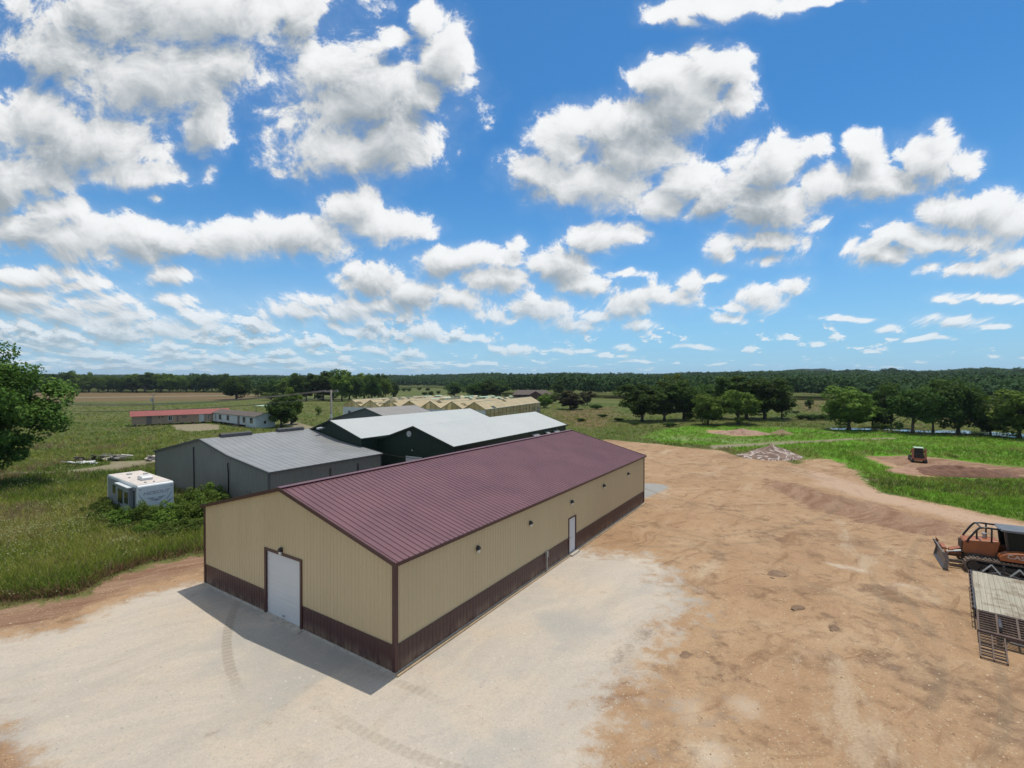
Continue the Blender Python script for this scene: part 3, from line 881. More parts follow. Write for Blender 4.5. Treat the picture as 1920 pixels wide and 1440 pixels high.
def trunk_mesh(name, C, zc, rz, h0, r0, seed, parent=None, nlimb=9, lean=0.0):
    rng = random.Random(seed)
    mb_ = MB()
    top = (lean + rng.uniform(-.2, .2) * r0 * 4, rng.uniform(-.2, .2) * r0 * 4, zc + rz * 0.25)
    n = 7
    spine = [Vector((top[0] * (i / n) ** 1.5 + rng.uniform(-.15, .15) * r0 * (i > 0), top[1] * (i / n) ** 1.5 + rng.uniform(-.15, .15) * r0 * (i > 0),
                     -0.3 + (top[2] + .3) * i / n)) for i in range(n + 1)]
    mb_.tube(spine, [r0 * (1.5 if i == 0 else (1.0 - 0.75 * i / n)) for i in range(n + 1)], 9)
    idxs = list(range(len(C)))
    rng.shuffle(idxs)
    for j in idxs[:nlimb]:
        c = Vector(C[j])
        s = spine[rng.randint(2, 4)]
        mid = s.lerp(c, 0.5) + Vector((0, 0, -0.05 * (c - s).length))
        mb_.tube([s, mid, c], [r0 * 0.5, r0 * 0.28, r0 * 0.08], 6)
    return mb_.build(name, M['bark'], parent, smooth=True, fix=False)


def make_tree(name, seed, h, rx, crown_low, nclump, nleaf, leaf, matn, loc=(0, 0, 0), r0=None, **kw):
    """tree > trunk, crown"""
    rz = (h - crown_low) / 2
    zc = crown_low + rz
    V, Fc, tone, C, cr = crown_arrays(seed, rx, rz, zc, nclump, nleaf, leaf, **kw)
    e = empty(name, loc)
    np_mesh('crown', V, Fc, M[matn], e, tone)
    trunk_mesh('trunk', C, zc, rz, h, r0 or 0.035 * h, seed, e, nlimb=min(10, nclump))
    return e


def copy_tree(o, loc, rz, sc, label=None, cat=None, group=None, name=None, matn=None):
    c = o.copy()
    COL.objects.link(c)
    if name:
        c.name = name
    c.location = loc
    c.rotation_euler = (0, 0, rz)
    c.scale = sc
    for ch in list(o.children):
        k = ch.copy()
        COL.objects.link(k)
        k.parent = c
        if matn and k.name.startswith('crown'):
            k.material_slots[0].link = 'OBJECT'
            k.material_slots[0].material = M[matn]
    return tag(c, label, cat, group)


# big maple at the left
x, y = -56.8, 49.0
big = make_tree('maple_tree', 11, 15.6, 8.4, 0.6, 260, 330, 0.33, 'leaf_near', (x, y, 0), r0=0.42, crad=0.18, low=-0.95, hollow=0.35, lob=0.30, up=0.55)
tag(big, 'big bright green maple cut off by the left edge, its boughs hanging to the grass', 'tree')

# models for the middle distance, 11 m tall before scaling
GR = 'trees of the dark grove beyond the clay yard'
RP = 'trees along the pond'
PROTO = []
for i, (h_, rx_, lo_) in enumerate(((11, 4.6, 0.7), (11, 4.0, 1.1), (11, 5.4, 0.8), (11, 3.6, 0.4), (11, 4.8, 0.2), (11, 4.4, 2.0), (11, 5.6, 1.4), (11, 3.4, 0.9))):
    PROTO.append((h_, rx_, lo_, 40 + i))
proto_objs = {}


def mid_tree(kind, px, base, top, hw, label, group=None, matn='leaf_dark', name='oak_tree', seed=None, dens=None, z=None):
    """a tree that stands where the photo shows its foot at (px, base), with its own height and spread"""
    X, Y = gp(px, base)
    zt = H + (HZ - top) / F * Y
    if z is None:
        z = 0.0
    wid = hw * (1.24 if group in (GR, RP) else 1.12) / F * Y
    rs = random.Random(int(px * 7 + base))
    if kind < 4 and rs.random() < .45:
        kind = rs.choice((5, 6, 7))
    h_, rx_, lo_, sd_ = PROTO[kind]
    if kind not in proto_objs:
        e = make_tree(name, sd_, h_, rx_, lo_, (84, 84, 84, 84, 84, 52, 64, 48)[kind], 115, 0.50, matn, (X, Y, z), r0=0.3, low=-0.97, hollow=0.3, lob=(.30, .3, .3, .3, .3, .5, .45, .5)[kind], crad=0.26)
        proto_objs[kind] = e
        e.scale = (wid / rx_, wid / rx_, (zt - z) / h_)
        e.rotation_euler = (0, 0, rs.uniform(0, 6.28))
        return tag(e, label, 'tree', group)
    return copy_tree(proto_objs[kind], (X, Y, z), rs.uniform(0, 6.28), (wid / rx_, wid / rx_, (zt - z) / h_), label, 'tree', group, name, matn)


GR = 'trees of the dark grove beyond the clay yard'
mid_tree(0, 1204, 790, 719, 40, 'broad dark oak at the left end of the grove, trunk forking low', GR)
mid_tree(1, 1246, 789, 716, 30, 'dark tree second in the grove, behind the forked oak', GR)
mid_tree(2, 1268, 772, 702, 26, 'tall yellow-green tree rising above the middle of the grove', GR, 'leaf_yellow', 'elm_tree')
mid_tree(3, 1282, 788, 714, 26, 'slim dark tree below the yellow-green crown in the grove', GR)
mid_tree(4, 1328, 797, 737, 27, 'small round tree standing in front of the grove over bright grass', GR, 'leaf_light')
mid_tree(0, 1318, 782, 712, 30, 'dark tree just behind the small round one in the grove', GR)
mid_tree(1, 1352, 786, 708, 26, 'tall narrow dark tree near the middle right of the grove', GR)
mid_tree(2, 1385, 796, 724, 40, 'wide mid green tree at the front right of the grove', GR, 'leaf_light')
mid_tree(3, 1400, 786, 706, 34, 'highest dark crown in the right part of the grove', GR)
mid_tree(0, 1434, 786, 707, 42, 'spreading dark oak with a bare trunk at the right end of the grove', GR)
mid_tree(4, 1466, 784, 722, 18, 'low rounded tree hugging the right side of the spreading oak', GR)
RP = 'trees along the pond'
mid_tree(4, 1592, 806, 721, 41, 'round light green tree by the pond, standing clear of the others', RP, 'leaf_light', 'elm_tree')
mid_tree(3, 1636, 803, 740, 16, 'small dark tree tucked against the round light green one', RP)
mid_tree(1, 1672, 803, 720, 27, 'dark narrow tree in the gap by the pond', RP)
mid_tree(0, 1712, 813, 714, 40, 'dense dark tree leading the clump at the water', RP)
mid_tree(3, 1750, 811, 716, 28, 'dark green tree between the dense one and the fork-trunked one', RP)
mid_tree(2, 1797, 814, 707, 47, 'tall dark oak with a forked trunk seen against the brown field by the pond', RP)
mid_tree(3, 1838, 796, 764, 14, 'thin little tree right of the forked oak', RP)
mid_tree(1, 1858, 816, 778, 22, 'low bushy tree on the pond bank', RP)
mid_tree(4, 1912, 822, 728, 44, 'light green tree at the right edge behind the pond', RP, 'leaf_light', 'elm_tree')
mid_tree(0, 1985, 826, 720, 50, 'dark tree by the pond right beside the light green edge tree', RP)
LP = 'trees around the farm buildings'
mid_tree(0, 527, 800, 741, 27, 'dark tree between the white trailer and the tan track', LP, 'leaf_dark', 'pecan_tree')
mid_tree(3, 546, 796, 727, 20, 'taller lighter tree rising behind the dark one at the white trailer', LP, 'leaf_light', 'pecan_tree')
mid_tree(4, 443, 749, 705, 29, 'large round dark tree alone at the edge of the brown field', LP, 'leaf_dark', 'hackberry_tree')
mid_tree(3, 1069, 768, 732, 24, 'thin brown-leaved tree standing in the rough grass', LP, 'leaf_brown', 'bare_tree')
mid_tree(1, 1101, 760, 731, 13, 'smaller brown-leaved tree beside the thin brown one', LP, 'leaf_brown', 'bare_tree')
mid_tree(4, 1020, 765, 740, 15, 'small green tree at the end of the greenhouse', LP, 'leaf_light')
mid_tree(4, 1034, 757, 736, 15, 'yellow-green bushy tree in front of the brown house', LP, 'leaf_yellow')
mid_tree(1, 1046, 747, 713, 13, 'narrow dark tree at the right end of the brown house', LP)
mid_tree(0, 852, 744, 716, 18, 'round dark tree behind the middle of the greenhouse', LP)
mid_tree(2, 892, 747, 715, 22, 'wide dark tree behind the greenhouse, left of its twin', LP)
mid_tree(3, 914, 747, 712, 18, 'tall dark tree behind the greenhouse between two wider ones', LP)
mid_tree(0, 938, 747, 714, 22, 'wide dark tree behind the greenhouse nearest the brown house', LP)
mid_tree(3, 738, 746, 716, 10, 'slim tree at the edge of the pale green field', LP)
mid_tree(3, 597, 780, 762, 5, 'sapling in the meadow left of the power pole', LP, 'leaf_light', 'sapling')
mid_tree(3, 1517, 768, 746, 8, 'sapling in the brown field left of the round pond tree', LP, 'leaf_dark', 'sapling')
# windbreak behind the farm and the treeline beyond the brown field
WB = 'trees of the windbreak behind the farm'
ORD = 'leftmost second third fourth fifth sixth seventh eighth ninth tenth eleventh twelfth thirteenth fourteenth fifteenth sixteenth seventeenth eighteenth nineteenth twentieth'.split()
WBX = [556, 574, 590, 606, 624, 641, 655, 668, 683, 697, 709, 722, 500, 520, 538, 484, 508]
WBO = sorted(WBX)
WBL = [('pale yellow-green low' if x == 508 else 'small low' if x == 484 else 'tallest dark green' if x == 624 else 'dark green') + ' windbreak tree behind the farm, ' + ORD[WBO.index(x)] + (' from the left' if WBO.index(x) else ' of them') for x in WBX]
for i, (px_, b_, tp_, hw_) in enumerate(((556, 749, 699, 16), (574, 752, 698, 15), (590, 748, 695, 16), (606, 751, 696, 17), (624, 749, 690, 18), (641, 752, 693, 17),
                                         (655, 749, 698, 15), (668, 751, 703, 14), (683, 749, 701, 15), (697, 752, 699, 14), (709, 749, 700, 13), (722, 750, 704, 12),
                                         (500, 744, 712, 14), (520, 746, 708, 15), (538, 747, 706, 14), (484, 743, 729, 10), (508, 750, 735, 12))):
    mid_tree(i % 5, px_, b_, tp_, hw_ * 1.25, WBL[i], WB, ('leaf_dark', 'leaf_dark', 'leaf_light')[i % 3] if i < 15 else 'leaf_yellow', 'pecan_tree')
TL = 'trees of the treeline beyond the brown field'
TLW = ORD + ['twenty-' + o for o in 'first second third fourth fifth sixth seventh eighth ninth'.split()] + ['thirtieth'] + ['thirty-' + o for o in 'first second third fourth'.split()]
TLL = ['tree of the long treeline beyond the brown field, ' + TLW[i] + (' from the left' if i else ' of all, behind the maple') for i in range(34)]
rs = random.Random(5)
for i in range(34):
    px_ = -60 + i * 15.2 + rs.uniform(-4, 4)
    sky_ = np.interp(px_, [-60, 100, 130, 148, 200, 240, 270, 287, 300, 340, 352, 368, 390, 415, 440], [702, 700, 697, 696, 703, 704, 699, 690, 699, 699, 705, 700, 697, 695, 705])
    mid_tree(i % 5, px_, 735.5 + rs.uniform(-.6, .6), sky_ + rs.uniform(-.5, 2.0), rs.uniform(15, 20), TLL[i], TL,
             rs.choice(['leaf_dark', 'leaf_dark', 'leaf_dark', 'leaf_light']), 'oak_tree')
# shrubs in the pale field far behind
SH = 'round cedar shrubs in the far field'
SHX = sorted(p for p in (746, 757, 767, 796, 808, 822, 786, 802, 1118, 1502, 1522, 1541, 1560, 1655, 1492, 1256, 1160, 1130, 1090, 1190))
for px_, b_, tp_, hw_ in ((746, 734, 728, 4), (757, 734, 727, 5), (767, 734, 727, 4.5), (796, 742, 734, 5), (808, 742, 733, 6), (822, 739, 732, 4), (786, 732, 726, 4), (802, 733, 727, 5),
                          (1118, 767, 758, 12), (1502, 787, 777, 9), (1522, 788, 776, 14), (1541, 788, 776, 12), (1560, 787, 778, 10), (1655, 806, 794, 14),
                          (1492, 775, 770, 7), (1256, 800, 792, 12), (1160, 790, 783, 8), (1130, 782, 776, 9), (1090, 790, 784, 9), (1190, 797, 791, 8)):
    mid_tree(4, px_, b_, tp_, hw_, ('dark cedar shrub dotting the far pale green field, ' if px_ < 900 else 'low dark shrub in rough grass near the groves, ') + ORD[SHX.index(px_) if px_ < 900 else SHX.index(px_) - 8] + (' from the left' if px_ not in (746, 1090) else ' of its row'), SH, 'leaf_dark', 'shrub')

# the wood on the hills: one mass
rng = np.random.RandomState(21)
n_try = 60000
Yt = np.sqrt(rng.uniform(200 ** 2, 2400 ** 2, n_try))
Xt = rng.uniform(-1.2, 1.2, n_try) * Yt
Pt = np.stack([Xt, Yt], 1)
pxt = 960 + F * Xt / Yt
fe = np.interp(pxt, FEDGE[:, 0], FEDGE[:, 1])
yr = np.interp(pxt, RIDGE[:, 0], RIDGE[:, 1])
edge_j = 14 * sines(Xt, Yt, 31, 0.05)
keep = (Yt > fe + edge_j) & (Yt < yr + 60)
keep &= rng.uniform(0, 1, n_try) < np.clip(1.5 - Yt / 1500, 0.25, 1)
Pt, Yt = Pt[keep], Yt[keep]
# a denser front row so the wood has an edge
extra = []
for _ in range(2600):
    p_ = rng.uniform(-250, 2200)
    Y_ = np.interp(p_, FEDGE[:, 0], FEDGE[:, 1]) + rng.uniform(0, 60)
    extra.append(((p_ - 960) / F * Y_, Y_))
for _ in range(3200):
    p_ = rng.uniform(1405, 1610)
    Y_ = rng.uniform(2150, 2680)
    extra.append(((p_ - 960) / F * Y_, Y_))
Pt = np.vstack([Pt, np.array(extra)])
Yt = Pt[:, 1]
nt_ = len(Pt)
zt_ = terrain(Pt)
hh = rng.uniform(8.5, 13.5, nt_) * (1 + 0.30 * sines(Pt[:, 0], Pt[:, 1], 33, 0.03))
rr = rng.uniform(3.2, 6.0, nt_)
K = 64
print('forest trees', nt_)
ci = np.repeat(np.arange(nt_), K)
d = rng.normal(size=(len(ci), 3))
d /= np.linalg.norm(d, axis=1, keepdims=True)
d[:, 2] = np.where(d[:, 2] < -0.35, -d[:, 2], d[:, 2])
lump = 1 + 0.12 * np.sin(d[:, 0] * 5 + ci) * np.sin(d[:, 1] * 5 + ci * 2.1)
p = np.stack([Pt[ci, 0] + d[:, 0] * rr[ci] * lump, Pt[ci, 1] + d[:, 1] * rr[ci] * lump, zt_[ci] + hh[ci] * 0.55 + d[:, 2] * hh[ci] * 0.45 * lump], 1)
n = d * 0.9 + rng.normal(size=d.shape) * 0.5 + np.array([0, 0, .1])
n /= np.linalg.norm(n, axis=1, keepdims=True)
sz = 1.5 + Yt[ci] * 0.0009
u, v = basis(n, rng)
s = (sz * rng.uniform(0.6, 1.3, len(ci)))[:, None] * 0.5
V = np.stack([p - u * s, p - v * s * .8, p + u * s, p + v * s * .8], 1).reshape(-1, 3)
ct = rng.uniform(0, 1, nt_)
tone = np.clip(0.15 + 0.30 * ct[ci] + 0.25 * rng.uniform(0, 1, len(ci)) + .55 * sines(Pt[:, 0], Pt[:, 1], 35, .025)[ci], 0, 1)
wood = np_mesh('forest', V, np.arange(len(p) * 4).reshape(-1, 4), M['leaf_forest'], None, np.repeat(tone[:, None], 3, 1))
tag(wood, 'dark green wood covering the low hills up to the skyline', 'wood', kind='stuff')


# grass, weeds: blades in tufts
def blades(P, h, nb, w, col, spread, rng, lean=0.35, jit=0.18):
    """P Nx3 feet, h N heights; nb blades a tuft; returns triangles and colours"""
    i = np.repeat(np.arange(len(P)), nb)
    a = rng.uniform(0, 6.283, len(i))
    ft = P[i] + np.stack([np.cos(a), np.sin(a), np.zeros(len(i))], 1) * (rng.uniform(0, 1, len(i)) * spread[i])[:, None]
    b = rng.uniform(0, 6.283, len(i))
    hh_ = h[i] * rng.uniform(0.5, 1.1, len(i))
    tip = ft + np.stack([np.cos(b) * lean * hh_, np.sin(b) * lean * hh_, hh_], 1) * np.stack([rng.uniform(0.3, 1.3, len(i))] * 2 + [np.ones(len(i))], 1)
    c = rng.uniform(0, 6.283, len(i))
    ww = w[i] * rng.uniform(0.6, 1.4, len(i))
    o = np.stack([np.cos(c) * ww, np.sin(c) * ww, np.zeros(len(i))], 1)
    mid = ft * 0.45 + tip * 0.55 + np.array([0, 0, 0.06]) * hh_[:, None]
    V = np.stack([ft - o * .5, ft + o * .5, mid + o * .55, tip, mid - o * .55], 1)
    # two pieces: quad + triangle kept as triangles
    base = np.arange(len(i)) * 5
    T = np.concatenate([np.stack([base, base + 1, base + 2], 1), np.stack([base, base + 2, base + 4], 1), np.stack([base + 4, base + 2, base + 3], 1)])
    cc = col[i] * (1 + rng.uniform(-jit, jit, len(i)))[:, None]
    return V.reshape(-1, 3), T, np.concatenate([cc, cc, cc])


def blocked(P):
    """inside a building footprint"""
    m = np.zeros(len(P), bool)
    for poly in FOOT:
        m |= sdf(P, poly) > -0.15
    return m

# ------------------------------------------------------------------ buildings
FOOT = []


def along(A, dvec, px):
    """how far from A along dvec the photo column px is met"""
    k = (px - 960.0) / F
    return (k * A[1] - A[0]) / (dvec[0] - k * dvec[1])


class Frame:
    """local frame: x along the long wall, y into the building"""
    def __init__(self, A, B=None, ang=None):
        self.A = A
        self.ang = ang if ang is not None else math.atan2(B[1] - A[1], B[0] - A[0])
        self.x = (math.cos(self.ang), math.sin(self.ang))
        self.y = (-self.x[1], self.x[0])

    def w(self, lx, ly):
        return (self.A[0] + lx * self.x[0] + ly * self.y[0], self.A[1] + lx * self.x[1] + ly * self.y[1])

    def xs(self, px, ly=0.0):
        return along(self.w(0, ly), self.x, px)

    def ys(self, px, lx=0.0):
        return along(self.w(lx, 0), self.y, px)

    def z(self, lx, ly, py):
        return H - (py - HZ) / F * self.w(lx, ly)[1]

    def foot(self, x0, y0, x1, y1):
        FOOT.append(np.array([self.w(x0, y0), self.w(x1, y0), self.w(x1, y1), self.w(x0, y1)]))


def ribs(mb_, O, U, V, Nn, u0, u1, bot, top, sp=0.23, dep=0.022, rw=0.055, mi=0):
    """corrugated sheet; bot/top give the V range at each U"""
    O, U, V, Nn = map(Vector, (O, U, V, Nn))
    fb = bot if callable(bot) else (lambda u: bot)
    ft = top if callable(top) else (lambda u: top)
    us = [(u0, 0.0)]
    k = math.ceil((u0 + 1e-6) / sp)
    while k * sp + rw < u1 - 1e-6:
        c = k * sp
        if c > u0 + 0.01:
            us += [(c, 0.0), (c + rw * 0.25, dep), (c + rw * 0.75, dep), (c + rw, 0.0)]
        k += 1
    us.append((u1, 0.0))
    vs, fs = [], []
    for u, dd in us:
        p = O + U * u + Nn * dd
        vs += [p + V * fb(u), p + V * ft(u)]
    for i in range(len(us) - 1):
        fs.append((2 * i, 2 * i + 2, 2 * i + 3, 2 * i + 1))
    mb_.add(vs, fs, mi)


def interp(prof, y):
    for (y0, z0), (y1, z1) in zip(prof, prof[1:]):
        if y0 <= y <= y1 + 1e-9:
            return z0 + (z1 - z0) * (y - y0) / (y1 - y0)
    return prof[-1][1]


def metal_shed(name, label, fr, L, prof, wallm, roofm, trimm, oh=0.12, sp=0.23, wains=None, openings=(), side_open=(), roof_sp=None, dep=0.022, rdep=0.03, cat='metal building', group=None, z0=0.0):
    W_ = prof[-1][0]
    e = empty(name, (fr.A[0], fr.A[1], z0), fr.ang, label, cat, group)
    fr.foot(0, 0, L, W_)
    top = lambda y: interp(prof, y)
    wm = M[wallm]
    zb = 0.12
    zw = wains[0] if wains else zb

    def wall(nm, O, U, Nn, ln, tp, opens):
        """one wall (and its wainscot) cut around its openings"""
        segs, u = [], 0.0
        for a, b, h_ in sorted(opens):
            segs.append((u, a, None))
            segs.append((a, b, h_))
            u = b
        segs.append((u, ln, None))
        mw = MB()
        for a, b, h_ in segs:
            if b - a < 0.02:
                continue
            lo = max(zw, h_) if h_ else zw
            ribs(mw, O, U, (0, 0, 1), Nn, a, b, lo, tp, sp, dep)
            if wains and not h_:
                mwn = MB()
                ribs(mwn, O, U, (0, 0, 1), Nn, a, b, zb, zw, sp, dep)
                mwn.build('wainscot', M[wains[1]], e, fix=False)
        mw.build(nm, wm, e, fix=False)
    wall('wall', (0, 0, 0), (1, 0, 0), (0, -1, 0), L, prof[0][1], side_open)
    wall('gable_wall', (0, 0, 0), (0, 1, 0), (-1, 0, 0), W_, top, openings)
    wall('wall', (0, W_, 0), (1, 0, 0), (0, 1, 0), L, prof[-1][1], ())
    wall('gable_wall', (L, 0, 0), (0, 1, 0), (1, 0, 0), W_, top, ())
    f_ = MB()
    f_.box((-0.02, -0.02, -0.4), (L + .02, W_ + .02, zb))
    f_.build('foundation', M['concrete'], e)
    # roof: one ribbed sheet per slope
    rs_ = roof_sp or sp
    for (y0, za), (y1, zb_) in zip(prof, prof[1:]):
        r = MB()
        sl = Vector((0, y1 - y0, zb_ - za))
        ln = sl.length
        sl.normalize()
        nn = Vector((1, 0, 0)).cross(sl)
        if nn.z < 0:
            nn = -nn
        lo = -oh if y0 == 0 else 0.0
        hi = ln + (oh if y1 == W_ else 0.0)
        ribs(r, Vector((0, y0, za)) + nn * 0.05, (1, 0, 0), sl, nn, -oh, L + oh, lo, hi, rs_, rdep, 0.06)
        r.build('roof', M[roofm], e, fix=False)
        # underside so that the sheet has thickness
        q = MB()
        a_, b_ = Vector((0, y0, za)) + sl * lo + nn * 0.02, Vector((0, y0, za)) + sl * hi + nn * 0.02
        q.quad((-oh, a_.y, a_.z), (L + oh, a_.y, a_.z), (L + oh, b_.y, b_.z), (-oh, b_.y, b_.z))
        q.build('soffit', M[trimm], e, fix=False)
    # trims
    for xx in (-oh - 0.025, L + oh + 0.025):
        tr = MB()
        pts_ = [(-oh, prof[0][1] - oh * (prof[1][1] - prof[0][1]) / (prof[1][0] - prof[0][0]))] + list(prof[1:-1]) + \
               [(W_ + oh, prof[-1][1] + oh * (prof[-1][1] - prof[-2][1]) / (prof[-1][0] - prof[-2][0]))]
        for (ya, za), (yb, zb_) in zip(pts_, pts_[1:]):
            tr.bar((xx, ya, za + 0.01), (xx, yb, zb_ + 0.01), 0.05, 0.17)
        tr.build('rake_trim', M[trimm], e)
    for yy, zz, sg in ((-oh - .03, prof[0][1], -1), (W_ + oh + .03, prof[-1][1], 1)):
        g_ = MB()
        g_.bar((-oh - .05, yy, zz - .045), (L + oh + .05, yy, zz - .045), 0.06, 0.14)
        g_.build('eave_trim', M[trimm], e)
    for xx, yy, zt in ((0, 0, prof[0][1]), (L, 0, prof[0][1]), (0, W_, prof[-1][1]), (L, W_, prof[-1][1])):
        c_ = MB()
        c_.box((xx - .035 - (.10 if xx else 0), yy - .035 - (.10 if yy else 0), zb), (xx + .035 + (0 if xx else .10), yy + .035 + (0 if yy else .10), zt - .03))
        c_.build('corner_trim', M[trimm], e, bevel=0.008)
    return e


# -------- the maroon and beige building
P0 = gp(740, 1270)
fA = Frame(P0, ang=math.radians(90 - 33.03))
LA, WA = 30.8, 15.0
LA = fA.xs(1208)
WA = fA.ys(382)
ZE = 4.36
ZR = fA.z(0, WA / 2, 917)
d0_, d1_ = fA.ys(564), fA.ys(497)
dh = fA.z(0, d0_, 1053)
m0, m1 = fA.xs(1066.5), fA.xs(1079.5)
mh = fA.z(m0, 0, 974)
shedA = metal_shed('metal_building', 'long beige metal building with a maroon ribbed roof, maroon wainscot and white roll-up door', fA, LA,
                   [(0, ZE), (WA / 2, ZR), (WA, ZE)], 'beige', 'maroon_roof', 'maroon_trim', sp=0.23, dep=0.016, wains=(1.14, 'maroon'),
                   openings=[(d0_, d1_, dh)], side_open=[(m0, m1, mh)], roof_sp=0.305, rdep=0.028)
q = MB()
q.bar((-.17, WA / 2, ZR + .085), (LA + .17, WA / 2, ZR + .085), 0.34, 0.035)
q.build('ridge_cap', M['maroon_roof'], shedA, bevel=0.01)
# wainscot cap
for a, b, ax in ((0.10, d0_ - .09, 'y'), (d1_ + .09, WA - .1, 'y'), (0.1, m0 - .07, 'x'), (m1 + .07, LA - .1, 'x')):
    q = MB()
    if ax == 'y':
        q.bar((-.032, a, 1.145), (-.032, b, 1.145), .03, .035)
    else:
        q.bar((a, -.032, 1.145), (b, -.032, 1.145), .03, .035)
    q.build('wainscot_cap', M['maroon'], shedA)
# overhead door with its frame and slats
dr = MB()
ns = 13
for i in range(ns):
    z_a = 0.04 + (dh - 0.06) * i / ns
    z_b = 0.04 + (dh - 0.06) * (i + 1) / ns
    zc_ = (z_a + z_b) / 2
    dr.quad((0.05, d0_ + .07, z_a), (0.05, d1_ - .07, z_a), (0.044, d1_ - .07, zc_), (0.044, d0_ + .07, zc_))
    dr.quad((0.044, d0_ + .07, zc_), (0.044, d1_ - .07, zc_), (0.05, d1_ - .07, z_b), (0.05, d0_ + .07, z_b))
dr.box((0.06, d0_ + .05, 0.03), (0.10, d1_ - .05, dh - .02))
do = dr.build('roll_up_door', M['white_door'], shedA)
q = MB()
q.box((-.02, (d0_ + d1_) / 2 - .08, .25), (.03, (d0_ + d1_) / 2 + .08, .30))
q.build('handle', M['galv'], do)
fr_ = MB()
for yy in (d0_, d1_):
    fr_.box((-.05, yy - .07, .1), (.12, yy + .07, dh + .07))
fr_.box((-.048, d0_ + .07, dh - .04), (.12, d1_ - .07, dh + .075))
fr_.build('door_frame', M['maroon_trim'], shedA)
q = MB()
q.box((-.28, d0_ - .1, -.2), (.14, d1_ + .1, .055))
q.build('door_apron', M['concrete'], shedA, bevel=.01)
# man door
q = MB()
q.box((m0 + .06, .01, .14), (m1 - .06, .055, mh - .04))
q.box((m0 + .2, -.004, 1.25), (m1 - .2, .01, mh - .25))
q.box((m0 + .2, -.004, .35), (m1 - .2, .01, 1.05))
dd_ = q.build('door', M['white_door'], shedA, bevel=.006)
q = MB()
q.tube([(m0 + .17, .01, 1.12), (m0 + .17, -.07, 1.12)], .018, 8)
q.tube([(m0 + .17, -.06, 1.12), (m0 + .30, -.06, 1.12)], .014, 8)
q.build('handle', M['galv'], dd_)
q = MB()
for xx in (m0, m1):
    q.box((xx - .05, -.035, .12), (xx + .05, .08, mh + .05))
q.box((m0 + .05, -.034, mh - .03), (m1 - .05, .08, mh + .052))
q.build('door_frame', M['maroon_trim'], shedA)
q = MB()
q.box((m0 - .05, -.30, -.2), (m1 + .05, -.022, .10))
q.build('door_step', M['concrete'], shedA)


def wall_pack(par, x_, y_, z_, nx_, ny_):
    """bronze wall lamp with a frosted lens; faces (nx, ny)"""
    a = math.atan2(ny_, nx_)
    m4 = Matrix.Translation((x_, y_, z_)) @ Matrix.Rotation(a, 4, 'Z')
    q_ = MB(m4)
    q_.box((0.0, -.09, -.04), (.05, .09, .17))
    q_.add([(.05, -.09, .17), (.05, .09, .17), (.16, .08, .10), (.16, -.08, .10), (.05, -.09, .0), (.05, .09, .0), (.16, .08, .02), (.16, -.08, .02)],
           [(0, 1, 2, 3), (4, 7, 6, 5), (0, 3, 7, 4), (1, 5, 6, 2), (3, 2, 6, 7)])
    o = q_.build('wall_lamp', M['black'], par)
    q_ = MB(m4)
    q_.add([(.055, -.07, -.0), (.055, .07, -.0), (.14, .065, .0), (.14, -.065, .0), (.06, -.06, -.15), (.06, .06, -.15), (.11, .05, -.13), (.11, -.05, -.13)],
           [(0, 1, 2, 3), (4, 7, 6, 5), (0, 3, 7, 4), (1, 5, 6, 2), (3, 2, 6, 7), (0, 4, 5, 1)])
    q_.build('lens', M['lamp_glass'], o)


ly_ = fA.ys(528)
wall_pack(shedA, -.022, ly_, fA.z(0, ly_, 1034), -1, 0)
for px_, py_ in ((894, 1031), (993, 983), (1071, 943), (1131.5, 912.5), (1177, 890)):
    lx_ = fA.xs(px_)
    wall_pack(shedA, lx_, -.022, fA.z(lx_, 0, py_), 0, -1)
# electric riser and base board along the long wall
ux = fA.xs(1023)
q = MB()
q.tube([(ux, -.10, -.1), (ux, -.10, fA.z(ux, 0, 1037))], .032, 8)
q.box((ux - .07, -.16, fA.z(ux, 0, 1045)), (ux + .07, -.03, fA.z(ux, 0, 1034)))
q.build('electric_riser', M['galv'], shedA)
q = MB()
q.box((-.02, -.17, -.3), (m0 - .08, -.023, .07))
q.box((m1 + .08, -.17, -.3), (LA + .1, -.023, .07))
q.build('grade_board', M['lumber'], shedA)

# -------- grey shed with a lean-to
g0 = gp(503, 886, 3.66)
fB = Frame(g0, ang=math.radians(90 - 33.03))
WB_ = along(fB.A, fB.y, 291)
LB_ = along(fB.A, fB.x, 714)
yb1, yb2 = fB.ys(428), fB.ys(375)
profB = [(0, 3.66), (yb1, fB.z(0, yb1, 855)), (yb2, fB.z(0, yb2, 824)), (WB_, 3.66)]
shedB = metal_shed('metal_shed', 'plain grey metal shed with a lean-to slope on its near side', fB, LB_, profB, 'grey_wall', 'grey_roof', 'grey_trim',
                   sp=0.305, roof_sp=0.61, rdep=0.02)
for a, b, yy, zz in ((fB.xs(412, yb2), fB.xs(470, yb2), yb2, profB[2][1]), (fB.xs(519, yb2), fB.xs(567, yb2), yb2, profB[2][1])):
    q = MB()
    q.prism([(-.32, 0), (.32, 0), (.26, .26), (0, .36), (-.26, .26)], a, b)
    for i in range(len(q.v)):
        u_, v_, w_ = q.v[i]
        q.v[i] = Vector((v_, yy + u_, zz + .03 + w_))
    q.build('ridge_vent', M['dark_metal'], shedB)
q = MB()
xx = -.06
yc = fB.ys(428)
yd = fB.ys(363)
q.tube([(xx, yd, fB.z(0, yd, 838)), (xx - .03, yd - .12, 3.1), (xx, yd - .12, 1.8), (xx, yd - .12, 0)], .05, 7)
q.build('cable', M['black'], shedB, smooth=True)
q = MB()
q.tube([(xx, yc, fB.z(0, yc, 868)), (xx - .05, yc, fB.z(0, yc, 872)), (xx, yc - .05, 2.9), (xx, yc - .05, 0)], .05, 7)
q.build('cable', M['black'], shedB, smooth=True)
